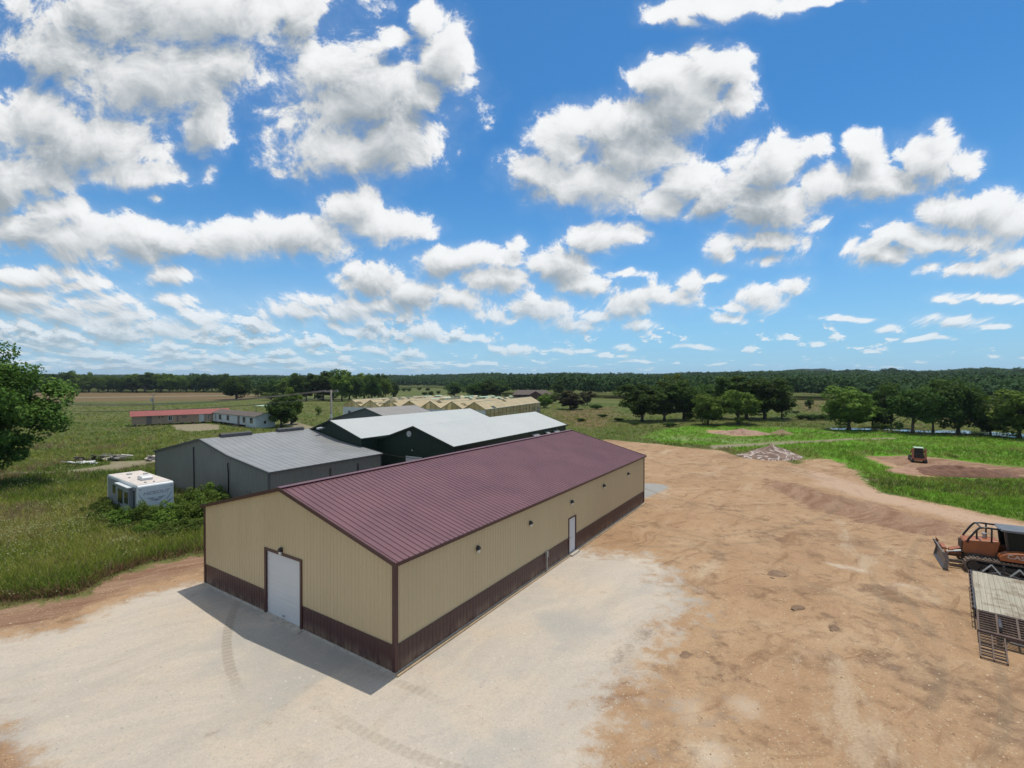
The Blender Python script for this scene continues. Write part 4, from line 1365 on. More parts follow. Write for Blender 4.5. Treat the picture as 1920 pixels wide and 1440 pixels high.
for px_ in (618, 670):
    q = MB()
    x_ = fB.xs(px_)
    q.box((x_ - .05, -.12, .1), (x_ + .05, -.025, 3.1))
    q.build('downspout', M['dark_metal'], shedB)
yv = fB.ys(466)
zv = fB.z(0, yv, 925)
q = MB()
q.box((-.07, yv - .38, zv - .13), (-.022, yv + .38, zv + .13))
o_ = q.build('wall_vent', M['grey_trim'], shedB)
q = MB()
for i in range(5):
    q.box((-.085, yv - .33 + i * .14, zv - .1), (-.071, yv - .27 + i * .14, zv + .1))
q.build('louver', M['galv'], o_)

# -------- two dark green buildings
ANG2 = math.radians(90 - 30.7)
Dg1 = F * (H - 4.6) / (837 - HZ)
fC = Frame(((850 - 960) / F * Dg1, Dg1), ang=ANG2)
wC = along(fC.A, fC.y, 777)
LC = along(fC.A, fC.x, 1060)
zrC = fC.z(0, wC, 800)
WC = wC * 2
zg = fC.z(0, fC.ys(776), 856)
gd = (fC.ys(791), fC.ys(760), zg)
shedC = metal_shed('green_building', 'dark green metal building under a white roof with a round vent and garage door', fC, LC,
                   [(0, 4.6), (wC, zrC), (WC, 4.6)], 'green_wall', 'white_roof', 'green_wall', oh=0.25, sp=0.3, roof_sp=0.6, rdep=0.012, openings=[gd],
                   group='white roofed green buildings')
q = MB()
for i in range(4):
    z_ = .05 + i * (zg - .05) / 4
    q.box((0.02, gd[0] + .02, z_), (.06, gd[1] - .02, z_ + (zg - .05) / 4 - .02))
q.build('garage_door', M['white_door'], shedC)
yv, zv = fC.ys(767.5), fC.z(0, fC.ys(767.5), 813.5)
q = MB()
q.tube([(-.02, yv, zv), (-.10, yv, zv)], .33, 16)
q.build('round_vent', M['galv'], shedC)
yv = fC.ys(774)
wall_pack(shedC, -.03, yv, fC.z(0, yv, 843), -1, 0)
for px_, py_, w_ in ((1001, 817, 1.6), (1023, 812.5, 1.0), (1040, 810, 1.5)):
    x_ = fC.xs(px_)
    z_ = fC.z(x_, 0, py_)
    q = MB()
    q.add([(x_ - w_ / 2, -.03, z_ + .3), (x_ + w_ / 2, -.03, z_ + .3), (x_ + w_ / 2, -.75, z_ - .05), (x_ - w_ / 2, -.75, z_ - .05),
           (x_ - w_ / 2, -.03, z_ + .25), (x_ + w_ / 2, -.03, z_ + .25), (x_ + w_ / 2, -.75, z_ - .1), (x_ - w_ / 2, -.75, z_ - .1)],
          [(0, 1, 2, 3), (4, 7, 6, 5), (0, 4, 5, 1), (2, 6, 7, 3), (0, 3, 7, 4), (1, 5, 6, 2)])
    q.build('awning', M['grey_roof'], shedC)
    q = MB()
    q.box((x_ - w_ / 2 + .1, -.045, z_ - 1.0), (x_ + w_ / 2 - .1, -.024, z_ + .2))
    q.build('window', M['glass'], shedC)
# the one behind it to the left
Cw = fC.w(0, WC)
A2 = (Cw[0] - 2.6 * fC.x[0], Cw[1] - 2.6 * fC.x[1])
fD = Frame(A2, ang=ANG2)
wD = along(fD.A, fD.y, 620)
zeD = fD.z(0, 0, 822)
zrD = fD.z(0, wD, 789)
LD = along(fD.w(0, wD), fD.x, 880)
shedD = metal_shed('green_building', 'dark green metal building under a white roof with a flood lamp on its gable', fD, LD,
                   [(0, zeD), (wD, zrD), (2 * wD, zeD)], 'green_wall', 'white_roof', 'green_wall', oh=0.22, sp=0.3, roof_sp=0.6, rdep=0.012,
                   group='white roofed green buildings')
# valley sheet where the two roofs meet
yv = fD.ys(609)
zv = fD.z(0, yv, 802)
q = MB()
q.bar((-.02, yv, zv), (-.5, yv, zv + .05), .08, .08)
q.bar((-.35, yv, zv + .03), (-1.0, yv, zv - .02), .34, .16)
q.build('flood_lamp', M['white_paint'], shedD)

# -------- low taupe roofed shed behind
pk = ((685.8 - 960) / F * 95.0, 95.0)
fE = Frame(pk, ang=math.radians(90 - 33))
# shift the frame so that its peak line passes through the spot
A3 = fE.w(0, -9.5)
fE = Frame(A3, ang=fE.ang)
zpE = H - (765.6 - HZ) / F * 95.0
shedE = metal_shed('old_shed', 'low wide taupe-roofed shed with a dark grey gable before the greenhouse', fE, 13.5,
                   [(0, 3.2), (9.5, zpE), (21.0, 2.9)], 'grey_trim', 'old_roof', 'grey_trim', oh=0.2, sp=0.4, roof_sp=0.8, rdep=0.02)

# -------- greenhouse with seven bays
Dg = F * (H - 3.5) / (768 - HZ)
Ag = ((911 - 960) / F * Dg, Dg)
Bg = (lambda d_: ((643 - 960) / F * d_, d_))(F * (H - 3.5) / (761 - HZ))
angy = math.atan2(Bg[1] - Ag[1], Bg[0] - Ag[0])
fG = Frame(Ag, ang=angy - math.pi / 2)
WG = math.hypot(Bg[0] - Ag[0], Bg[1] - Ag[1])
NB = 7
bw = WG / NB
LG = fG.xs(1013)
zE_, zP_ = 3.5, 5.45
GH = empty('greenhouse', (Ag[0], Ag[1], 0), fG.ang, 'wide seven-bay greenhouse of yellowed panels with many roof panes missing', 'greenhouse')
fG.foot(0, 0, LG, WG)
rg = random.Random(8)
q = MB()
q.box((-.04, 0, -.2), (.04, WG, 2.35 + .9))
q.box((LG - .04, 0, -.2), (LG + .04, WG, 3.2))
q.box((0, WG - .04, -.2), (LG, WG + .04, 3.2))
q.build('end_wall', M['white_paint'], GH)
NP = 18
step = LG / NP
for b in range(NB):
    ya, yb_ = b * bw, (b + 1) * bw
    ym = (ya + yb_) / 2
    gl, fm = MB(), MB()
    # fraction of glazing that survives, by bay from the right, in thirds of the length
    keepf = [(.98, .97, .95), (.92, .75, .5), (.9, .55, .35), (.95, .5, .3), (.9, .85, .4), (.5, .35, .3), (.98, .75, .5)][b]
    for side in (0, 1):
        y0_, y1_ = (ya, ym) if side == 0 else (yb_, ym)
        for i in range(NP):
            kf = keepf[min(2, i * 3 // NP)]
            if b == 5 and side == 1: kf = .4
            if side == 0 and b in (2, 3) and i > 3: kf *= .8
            for r_ in range(3):
                if rg.random() > kf:
                    continue
                t0, t1 = r_ / 3, (r_ + 1) / 3
                x0_, x1_ = i * step + .03, (i + 1) * step - .03
                lift = rg.choice([0, 0, 0, 0, .25]) if r_ == 2 and kf < .7 else 0
                p0 = (x0_, y0_ + (y1_ - y0_) * t0, zE_ + (zP_ - zE_) * t0 + .03)
                p1 = (x1_, y0_ + (y1_ - y0_) * t0, zE_ + (zP_ - zE_) * t0 + .03 + lift)
                p2 = (x1_, y0_ + (y1_ - y0_) * t1, zE_ + (zP_ - zE_) * t1 + .03 + lift)
                p3 = (x0_, y0_ + (y1_ - y0_) * t1, zE_ + (zP_ - zE_) * t1 + .03)
                gl.quad(p0, p1, p2, p3)
        for i in range(NP + 1):
            fm.bar((i * step, y0_, zE_), (i * step, y1_, zP_), .09, .07)
        for t0 in (.33, .66):
            fm.bar((0, y0_ + (y1_ - y0_) * t0, zE_ + (zP_ - zE_) * t0), (LG, y0_ + (y1_ - y0_) * t0, zE_ + (zP_ - zE_) * t0), .08, .06)
    fm.bar((0, ym, zP_ + .04), (LG, ym, zP_ + .04), .16, .10)
    fm.bar((0, ya, zE_), (LG, ya, zE_), .22, .12)
    gl.build('roof_glazing', M['poly'], GH, fix=False)
    fo = fm.build('roof_frame', M['gh_frame'], GH)
    # open vent sashes standing up along the ridge
    if b in (1, 2, 3, 5):
        vt = MB()
        for i in range(5, NP):
            if rg.random() < .5:
                x0_ = i * step
                vt.quad((x0_ + .05, ym, zP_ + .05), (x0_ + step - .05, ym, zP_ + .05), (x0_ + step - .05, ym + .75, zP_ + .28), (x0_ + .05, ym + .75, zP_ + .28))
        if vt.v:
            vt.build('ridge_vent', M['pale_green'], fo, fix=False)
    ge = MB()
    ge.add([(-.05, ya + .05, 3.25), (-.05, yb_ - .05, 3.25), (-.05, yb_ - .05, zE_), (-.05, ym, zP_), (-.05, ya + .05, zE_)], [(0, 1, 2, 3, 4)])
    gp_ = ge.build('gable_panel', M['poly_dull'], GH, fix=False)
    ps = MB()
    for k in range(0, 5):
        yy = ya + bw * k / 4
        zt_k = zE_ + (zP_ - zE_) * (1 - abs(yy - ym) / (bw / 2))
        ps.bar((-.09, yy, 3.2), (-.09, yy, max(zt_k, 3.3)), .07, .07)
    ps.bar((-.09, ya, zE_), (-.09, ym, zP_), .09, .09)
    ps.bar((-.09, yb_, zE_), (-.09, ym, zP_), .09, .09)
    ps.build('gable_frame', M['gh_dark'], gp_)
sg = MB()
sf = MB()
NSP = 16
for i in range(NSP):
    x0_, x1_ = i * LG / NSP, (i + 1) * LG / NSP
    for z_a, z_b in ((.9, 2.1), (2.15, 3.4)):
        if rg.random() < .93:
            sg.quad((x0_ + .1, rg.uniform(-.05, .03), z_a), (x1_ - .1, rg.uniform(-.05, .03), z_a), (x1_ - .1, rg.uniform(-.02, .06), z_b), (x0_ + .1, rg.uniform(-.02, .06), z_b))
for i in range(NSP + 1):
    sf.box((i * LG / NSP - .045, -.08, 0), (i * LG / NSP + .045, .06, 3.5))
sf.box((0, -.09, 2.1), (LG, .05, 2.17))
sf.box((0, -.06, -.2), (LG, .06, .9))
sg.build('side_glazing', M['poly_side'], GH, fix=False)
sf.build('side_frame', M['gh_dark'], GH)
for yy in (WG - 2.5, WG - 21):
    q = MB()
    q.box((-.07, yy - .5, .1), (-.045, yy + .5, 2.1))
    q.build('door', M['grey_trim'], GH)

# -------- red roofed trailer house
fR = Frame(gp(247, 800), gp(392, 793))
LR = 20.5
RT = empty('trailer_house', (fR.A[0], fR.A[1], 0), fR.ang, 'long tan trailer house under a red metal roof by the gravel patch', 'trailer house')
fR.foot(0, 0, LR, 4.2)
q = MB()
q.box((0, 0, .45), (LR, 4.2, 2.62))
q.add([(0, 0, 2.62), (0, 4.2, 2.62), (0, 2.1, 3.6)], [(0, 1, 2)])
q.add([(LR, 0, 2.62), (LR, 4.2, 2.62), (LR, 2.1, 3.6)], [(0, 1, 2)])
q.build('wall', M['tan_wall'], RT, fix=False)
for s_ in (0, 1):
    q = MB()
    yo = -.35 if s_ == 0 else 4.55
    sl = Vector((0, 2.1 - yo, 3.66 - 2.46)).normalized()
    nn = Vector((1, 0, 0)).cross(sl)
    nn = nn if nn.z > 0 else -nn
    ribs(q, (0, yo, 2.46), (1, 0, 0), sl, nn, -.4, LR + .4, 0, (Vector((0, 2.1 - yo, 1.2))).length, .4, .03, .08)
    q.build('roof', M['red_roof'], RT, fix=False)
for x_ in np.arange(.6, LR, 2.4):
    for y_ in (.3, 3.9):
        q = MB()
        q.box((x_ - .2, y_ - .2, -.2), (x_ + .2, y_ + .2, .45))
        q.build('pier', M['stone_dark'], RT)
RT['label'] = 'long tan trailer house under a red metal roof by the gravel patch'


def win(par, fr, pxa, pxb, z_a, z_b, m_='glass', nm='window', pr=.04, y_=0.0, frame_m=None):
    a, b = fr.xs(pxa), fr.xs(pxb)
    q_ = MB()
    q_.box((a, y_ - pr, z_a), (b, y_ - .005, z_b))
    o = q_.build(nm, M[m_], par)
    if frame_m:
        q_ = MB()
        for u0, v0, u1, v1 in ((a - .09, z_a - .08, b + .09, z_a), (a - .09, z_b, b + .09, z_b + .08), (a - .09, z_a, a, z_b), (b, z_a, b + .09, z_b), ((a + b) / 2 - .03, z_a, (a + b) / 2 + .03, z_b)):
            q_.box((u0, y_ - pr - .03, v0), (u1, y_ - .004, v1))
        q_.build('frame', M[frame_m], o)
    return o


win(RT, fR, 274, 284, .45, 2.4, 'brown_door', 'door')
win(RT, fR, 297, 299.5, 1.9, 2.2)
win(RT, fR, 303, 305.5, 1.9, 2.2)
win(RT, fR, 315.5, 322, 1.1, 2.25, frame_m='white_paint')
win(RT, fR, 331, 334, .7, 2.2, 'brown_door', 'door')
win(RT, fR, 341, 350, 1.75, 2.05, 'brown_door', 'window_awning', .35)
win(RT, fR, 373, 382.5, .5, 2.45, 'pale_siding', 'porch_panel', .08)
win(RT, fR, 388.5, 392, 1.0, 2.3, frame_m='white_paint')
q = MB()
q.box((-.03, 1.2, 1.2), (-.004, 2.1, 2.2))
q.build('window', M['glass'], RT)

# -------- pale trailer house with dark shingles
fW = Frame(gp(394, 792), gp(478, 803))
LW = math.hypot(gp(478, 803)[0] - fW.A[0], gp(478, 803)[1] - fW.A[1])
WT = empty('trailer_house', (fW.A[0], fW.A[1], 0), fW.ang, 'pale blue-white trailer house with brown shingles beside the round tree', 'trailer house')
fW.foot(0, 0, LW, 4.7)
q = MB()
q.box((0, 0, .5), (LW, 4.7, 2.75))
q.add([(0, 0, 2.75), (0, 4.7, 2.75), (0, 2.35, 3.45)], [(0, 1, 2)])
q.add([(LW, 0, 2.75), (LW, 4.7, 2.75), (LW, 2.35, 3.45)], [(0, 1, 2)])
q.box((LW - 5, .06, -.2), (LW - .03, 4.64, .5))
q.build('wall', M['pale_siding'], WT, fix=False)
for s_ in (0, 1):
    q = MB()
    yo = -.25 if s_ == 0 else 4.95
    q.add([(-.3, yo, 2.70), (LW + .3, yo, 2.70), (LW + .3, 2.35, 3.52), (-.3, 2.35, 3.52), (-.3, yo, 2.62), (LW + .3, yo, 2.62), (LW + .3, 2.35, 3.44), (-.3, 2.35, 3.44)],
          [(0, 1, 2, 3), (4, 7, 6, 5), (0, 4, 5, 1), (0, 3, 7, 4), (1, 5, 6, 2)])
    q.build('roof', M['brown_roof'], WT, fix=False)
for x_ in np.arange(.6, LW - 5, 2.4):
    for y_ in (.3, 4.4):
        q = MB()
        q.box((x_ - .2, y_ - .2, -.2), (x_ + .2, y_ + .2, .5))
        q.build('pier', M['stone_dark'], WT)
for a, b, z0_, z1_ in ((403.6, 405.4, 1.0, 2.3), (410.5, 415, 1.1, 2.4), (425, 429.5, 1.1, 2.4), (455, 460, 1.0, 2.4), (468.5, 474, 1.0, 2.4)):
    win(WT, fW, a, b, z0_, z1_, frame_m='white_door')
win(WT, fW, 445, 449, .6, 2.5, 'brown_door', 'door')
q = MB()
xa = fW.xs(447)
for i in range(3):
    q.box((xa - 1.2, -.5 - i * .35, -.2), (xa + 1.2, -.15 - i * .35 - (.0), .5 - i * .16))
q.build('door_steps', M['dark_metal'], WT)
q = MB()
q.box((LW + .004, 2.0, .9), (LW + .04, 2.5, 1.6))
q.build('window', M['glass'], WT)

# -------- small shed with a pale green roof behind it
xg, yg = gp(476, 789)
KS = empty('carport', (xg - 3.5, yg + 8, 0), fW.ang, 'small open carport with a flat pale green roof behind the pale trailer', 'carport')
FOOT.append(np.array([(xg - 4, yg + 5), (xg + 5, yg + 2), (xg + 6, yg + 8), (xg - 3, yg + 10)]))
q = MB()
q.box((-1.2, 0, 3.65), (6.8, 4, 3.82))
q.build('roof', M['pale_green'], KS, bevel=.03)
for x_ in (-1, 6.6):
    for y_ in (.2, 3.8):
        q = MB()
        q.box((x_ - .07, y_ - .07, -.2), (x_ + .07, y_ + .07, 3.65))
        q.build('post', M['gh_dark'], KS)
q = MB()
q.box((-.9, 3.6, .0), (6.5, 3.7, 3.6))
q.build('back_wall', M['pale_siding'], KS)

# -------- brown house beyond
hx, hy = gp(962, 749)
BH = empty('brown_house', (hx, hy, 0), 0.05, 'low brown house with a wide hipped roof in the trees', 'house')
q = MB()
q.box((0.6, .6, -.2), (23, 9, 2.9))
q.build('wall', M['brown_brick'], BH)
q = MB()
q.add([(0, 0, 2.8), (23.8, 0, 2.8), (23.8, 9.8, 2.8), (0, 9.8, 2.8), (2.5, 4.9, 5.5), (19.5, 4.9, 5.5)],
      [(0, 1, 5, 4), (1, 2, 5), (2, 3, 4, 5), (3, 0, 4)])
q.build('roof', M['brown_roof'], BH)
q = MB()
q.add([(9.0, -1.5, 2.6), (17.2, -1.5, 2.6), (13.1, -1.5, 4.9), (9.0, 4, 2.6), (17.2, 4, 2.6), (13.1, 4, 4.9)],
      [(0, 2, 5, 3), (1, 4, 5, 2)])
q.build('porch_roof', M['brown_roof'], BH, fix=False)
q = MB()
q.add([(9.5, -1.2, -.2), (16.7, -1.2, -.2), (16.7, -1.2, 2.7), (13.1, -1.2, 4.6), (9.5, -1.2, 2.7)], [(0, 1, 2, 3, 4)])
q.build('porch_gable', M['brown_brick'], BH, fix=False)
for x_ in (3, 6.5, 19):
    q = MB()
    q.box((x_, .52, 1.0), (x_ + 1.4, .59, 2.2))
    q.build('window', M['glass'], BH)

# ------------------------------------------------------------------ poles and wires
X1, Y1 = (621 - 960) / F * 62.0, 62.0
zt1 = H - (731 - HZ) / F * 62.0
PL = empty('utility_pole', (X1, Y1, 0), 0.4, 'grey wooden utility pole rising behind the white roofs, wires running left', 'utility pole')
q = MB()
q.tube([(0, 0, -.5), (0, 0, 5), (0, 0, zt1)], [.17, .145, .12], 10)
q.build('pole', M['wood_pole'], PL, smooth=True)
q = MB()
q.bar((-.8, 0, zt1 - .25), (.9, 0, zt1 - .25), .09, .11)
q.build('crossarm', M['wood_pole'], PL)
for u_ in (-.7, 0, .8):
    q = MB()
    q.tube([(u_, 0, zt1 - .2), (u_, 0, zt1 + .0)], [.05, .035], 8)
    q.build('insulator', M['galv'], PL)
q = MB()
q.box((-.12, -.28, 6.4), (.12, -.14, 6.9))
q.build('junction_box', M['galv'], PL)
px2, Yp2 = 287, 175.0
X2 = (px2 - 960) / F * Yp2
P2 = empty('utility_pole', (X2, Yp2, 0), 0.2, 'thin utility pole with a transformer behind the red roofed trailer', 'utility pole')
zt2 = H - (737 - HZ) / F * Yp2
q = MB()
q.tube([(0, 0, -.5), (0, 0, zt2)], [.2, .15], 8)
q.build('pole', M['wood_pole'], P2, smooth=True)
q = MB()
q.tube([(-.55, 0, zt2 - 3.1), (-.55, 0, zt2 - 1.9)], .36, 12)
q.build('transformer', M['galv'], P2)
q = MB()
q.bar((-1, 0, zt2 - .5), (1, 0, zt2 - .5), .12, .12)
q.build('crossarm', M['wood_pole'], P2)


def wire(a, b, sag, r, label, grp='wires of the utility poles'):
    a, b = Vector(a), Vector(b)
    pts_ = [a.lerp(b, t / 24) - Vector((0, 0, sag * 4 * (t / 24) * (1 - t / 24))) for t in range(25)]
    q_ = MB()
    q_.tube(pts_, r, 5)
    return tag(q_.build('overhead_wire', M['wire'], smooth=True, fix=False), label, 'wire', grp)


end_l = (-104.0, 88.0)
wire((X1 - .6, Y1 - .3, zt1 - .05), (end_l[0], end_l[1], 8.9), 2.0, .038, 'uppermost overhead wire running left from the grey pole across the meadow')
wire((X1 + .0, Y1, zt1 - .05), (end_l[0] + .7, end_l[1], 8.9), 2.15, .034, 'second overhead wire running just below the uppermost one')
wire((X1 + .7, Y1 + .3, zt1 - .05), (end_l[0] + 1.4, end_l[1] + .4, 8.9), 1.9, .034, 'farther overhead wire from the crossarm of the grey pole')
wire((X1, Y1 - .2, zt1 - 1.0), (end_l[0], end_l[1], 7.0), 1.6, .04, 'lowest and thickest overhead cable under the others')
wire((X1, Y1, 6.6), tuple((*fD.w(0, 2 * wD - .4), 5.1)), .4, .02, 'short service wire from the grey pole to the dark green gable')
wire(tuple((*fC.w(-.05, WC - .5), 3.1)), tuple((*fC.w(-.05, .4), 3.35)), .25, .025, 'slack cable strung along the dark green gable wall')

# ------------------------------------------------------------------ travel trailer in the weeds
rvA = gp(257, 912, 3.05)                       # near left top corner
rvB = gp(200, 890, 3.05)
angr = math.atan2(rvB[1] - rvA[1], rvB[0] - rvA[0])
RV = empty('travel_trailer', (rvA[0], rvA[1], 0), angr, 'white travel trailer camper parked in tall weeds beside the grey shed', 'camper')
# local x runs back along its side, y towards the far side (negative y because the far side lies to the right)
LV, WV = math.hypot(rvB[0] - rvA[0], rvB[1] - rvA[1]), 2.4
FOOT.append(np.array([(RV.matrix_basis @ Vector(p))[:2] for p in ((0, 0, 0), (LV, 0, 0), (LV, -WV, 0), (0, -WV, 0))]))


def rounded(x0, x1, y0, y1, z0, z1, r=.16, n=4):
    """box whose vertical profile along x has rounded top corners"""
    pf = [(x0, z0)]
    for i in range(n + 1):
        a = math.pi - i * math.pi / 2 / n
        pf.append((x0 + r + r * math.cos(a), z1 - r + r * math.sin(a)))
    for i in range(n + 1):
        a = math.pi / 2 - i * math.pi / 2 / n
        pf.append((x1 - r + r * math.cos(a), z1 - r + r * math.sin(a)))
    pf.append((x1, z0))
    return pf


q = MB()
q.prism(rounded(0, LV, 0, 0, .55, 3.05), 0, -WV)
q.build('body', M['rv_white'], RV, bevel=.03)
q = MB()
q.box((.28, -WV + .05, 3.052), (LV - .2, -.05, 3.075))
rvr = q.build('roof_membrane', M['rv_roof'], RV)
q = MB()
q.prism([(2.0, 3.08), (2.0, 3.26), (2.12, 3.38), (2.95, 3.38), (3.15, 3.26), (3.15, 3.08)], -.85, -1.6)
q.build('air_conditioner', M['white_door'], RV, bevel=.03)
for x_, y_, s_ in ((6.1, -1.1, .36), (5.2, -2.0, .3), (.9, -.75, .14), (.8, -1.3, .12), (4.2, -.6, .12)):
    q = MB()
    q.box((x_ - s_ / 2, y_ - s_ / 2, 3.078), (x_ + s_ / 2, y_ + s_ / 2, 3.16))
    q.build('roof_vent', M['galv'], RV, bevel=.01)
q = MB()
q.box((.35, .005, .75), (LV - .3, .03, 2.85))
q.build('side_panel', M['rv_side_shaded'], RV)
q = MB()
q.box((1.2, .03, .85), (4.4, .28, 2.75))
so = q.build('slide_out', M['rv_side_shaded'], RV, bevel=.03)
q = MB()
q.box((1.15, .03, 2.752), (4.45, .34, 2.82))
q.build('slide_roof', M['rv_white'], so)
q = MB()
q.box((2.6, .282, 1.35), (3.7, .31, 2.45))
q.build('window', M['glass'], so)
for x0_, x1_, z0_, z1_ in ((5.3, 6.1, 1.7, 2.4), (.6, .95, 1.3, 2.6), (1.3, 2.1, 1.5, 2.4)):
    q = MB()
    yy_ = .282 if 1.2 < x0_ < 4.4 else .032
    q.box((x0_, yy_, z0_), (x1_, yy_ + .02, z1_))
    q.build('window', M['glass'], RV if yy_ < .1 else so)
for y_ in (-.15, -WV + .15):
    q = MB()
    q.box((-.02, y_ - .06, 2.70), (.004, y_ + .06, 2.76))
    q.build('marker_lamp', M['rv_grey'], RV)


def swoosh(pts_, w, mname, nm='graphic_stripe'):
    q_ = MB()
    n_ = len(pts_)
    up_, dn = [], []
    for i, (y_, z_) in enumerate(pts_):
        ww = w * math.sin(math.pi * (i + .35) / n_)
        up_.append((-.008, y_, z_ + ww))
        dn.append((-.008, y_, z_ - ww))
    for i in range(n_ - 1):
        q_.quad(up_[i], up_[i + 1], dn[i + 1], dn[i])
    q_.build(nm, M[mname], RV, fix=False)


for sgn, o in ((1, 0), (-1, -WV)):
    swoosh([(o - sgn * (.05 + .45 * t), 2.45 - .75 * t ** .7) for t in (0, .25, .5, .75, 1)], .05, 'rv_grey')
    swoosh([(o - sgn * (.05 + .75 * t), 1.75 - .5 * t ** .8) for t in (0, .25, .5, .75, 1)], .07, 'rv_grey')


def text_mesh(s, size, mname, parent, name, m4, shear=0.0, ext=.003):
    cu = D.curves.new(name, 'FONT')
    cu.body = s
    cu.size = size
    cu.shear = shear
    cu.extrude = ext
    cu.align_x = 'CENTER'
    cu.align_y = 'CENTER'
    to = D.objects.new(name, cu)
    COL.objects.link(to)
    dg = bpy.context.evaluated_depsgraph_get()
    me = D.meshes.new_from_object(to.evaluated_get(dg))
    D.objects.remove(to)
    D.curves.remove(cu)
    me.materials.clear()
    me.materials.append(M[mname])
    o = D.objects.new(name, me)
    COL.objects.link(o)
    o.parent = parent
    o.matrix_local = m4
    return o


# text on the end wall (local -x face): reading direction runs towards -y
face = Matrix(((0, 0, -1, -.012), (-1, 0, 0, -WV / 2), (0, 1, 0, 2.36), (0, 0, 0, 1)))
text_mesh('HIDEOUT', .36, 'rv_grey', RV, 'lettering', face @ Matrix.Scale(1.12, 4, (1, 0, 0)), .25)
q = MB()
for sgn in (1, -1):
    for k in range(3):
        z_ = 1.98 - .1 * k
        y0_, y1_ = -WV / 2 - sgn * .12, -WV / 2 - sgn * (.62 - .15 * k)
        q.quad((-.009, y0_, z_ - .05), (-.009, y0_, z_), (-.009, y1_, z_ + .02), (-.009, y1_ + sgn * .06, z_ - .04))
q.quad((-.009, -WV / 2 - .1, 1.70), (-.009, -WV / 2 + .1, 1.70), (-.009, -WV / 2 + .1, 1.84), (-.009, -WV / 2 - .1, 1.84))
q.build('emblem', M['rv_grey'], RV, fix=False)
for x_ in (3.2, 4.05):
    for y_ in (-.12, -WV + .12):
        q = MB()
        q.tube([(x_, y_ - .1, .35), (x_, y_ + .1, .35)], .35, 14)
        q.build('wheel', M['black'], RV)

# ------------------------------------------------------------------ crawler dozer
hd = Vector((-.838, .546, 0)).normalized()     # heading
sdv = Vector((hd.y, -hd.x, 0))                 # right hand side
bl = Vector((26.55, 29.6, 0))                  # middle of the blade edge
ctr = bl - hd * 2.75
DZ = empty('bulldozer', (ctr.x, ctr.y, 0), math.atan2(hd.y, hd.x), 'rusty orange crawler bulldozer with black cab and straight blade', 'bulldozer')
FOOT.append(np.array([(ctr + hd * a + sdv * b)[:2] for a, b in ((3, 1.5), (3, -1.5), (-2.8, -1.5), (-2.8, 1.5))]))


def track_profile(x0, x1, z0, z1, r, n=7):
    pf = []
    cz = (z0 + z1) / 2
    for i in range(n + 1):
        a = -math.pi / 2 + i * math.pi / n
        pf.append((x1 - r + r * math.cos(a), cz + r * math.sin(a)))
    for i in range(n + 1):
        a = math.pi / 2 + i * math.pi / n
        pf.append((x0 + r + r * math.cos(a), cz + r * math.sin(a)))
    return pf


for s_ in (-1, 1):
    yc = s_ * 0.98
    pf = track_profile(-1.95, 1.75, .03, .83, .40)
    q = MB()
    inner = track_profile(-1.87, 1.67, .11, .75, .32)
    nP = len(pf)
    vs = [(u, yc - .25, w) for u, w in pf] + [(u, yc + .25, w) for u, w in pf] + [(u, yc - .25, w) for u, w in inner] + [(u, yc + .25, w) for u, w in inner]
    fs = []
    for i in range(nP):
        j = (i + 1) % nP
        fs += [(i, j, nP + j, nP + i), (2 * nP + j, 2 * nP + i, 3 * nP + i, 3 * nP + j), (i, 2 * nP + i, 2 * nP + j, j), (nP + j, 3 * nP + j, 3 * nP + i, nP + i)]
    q.add(vs, fs)
    tot = []
    for i in range(nP):
        a, b = Vector((pf[i][0], 0, pf[i][1])), Vector((pf[(i + 1) % nP][0], 0, pf[(i + 1) % nP][1]))
        L_ = (b - a).length
        k_ = max(1, int(L_ / .17))
        for t in range(k_):
            c = a.lerp(b, (t + .5) / k_)
            nrm = Vector(((b - a).z, 0, -(b - a).x)).normalized()
            q.bar((c.x, yc - .27, c.z) , (c.x, yc + .27, c.z), .10 if abs(nrm.z) > .5 else .05, .09 if abs(nrm.z) > .5 else .10)
    tk = q.build('track', M['mud_steel'], DZ)
    q = MB()
    for x_, r_ in ((1.33, .27), (-1.52, .30)):
        q.tube([(x_, yc - .2, .43), (x_, yc + .2, .43)], r_, 14)
    for x_ in (-.95, -.45, .05, .55, .95):
        q.tube([(x_, yc - .18, .23), (x_, yc + .18, .23)], .13, 10)
    q.box((-1.4, yc - .12, .28), (1.2, yc + .12, .55))
    q.build('rollers', M['black'], tk)
# chassis and hood
q = MB()
q.box((-1.75, -.62, .45), (1.45, .62, .95))
q.build('chassis', M['dark_metal'], DZ)
q = MB()
q.prism([(.25, .92), (1.62, .92), (1.70, 1.05), (1.66, 1.62), (1.55, 1.72), (.12, 1.86), (.05, 1.80)], -.52, .52)
hood = q.build('hood', M['orange'], DZ, bevel=.05)
q = MB()
for s_ in (-1, 1):
    q.bar((.4, s_ * .545, 1.10), (1.35, s_ * .545, 1.06), .03, .05)
    q.box((1.32, s_ * .53 - .01, 1.46), (1.42, s_ * .53 + .01, 1.56))
q.build('hood_trim', M['orange_red'], hood)
q = MB()
q.tube([(1.0, .12, 1.7), (1.0, .12, 2.25)], .045, 10)
q.build('exhaust_pipe', M['black'], hood)
q = MB()
q.tube([(.6, -.2, 1.78), (.6, -.2, 2.02)], .09, 12)
q.tube([(.6, -.2, 2.02), (.6, -.2, 2.10)], .13, 12)
q.build('air_cleaner', M['galv'], hood)
q = MB()
q.box((1.705, -.45, 1.0), (1.73, .45, 1.58))
q.build('grille', M['black'], hood)
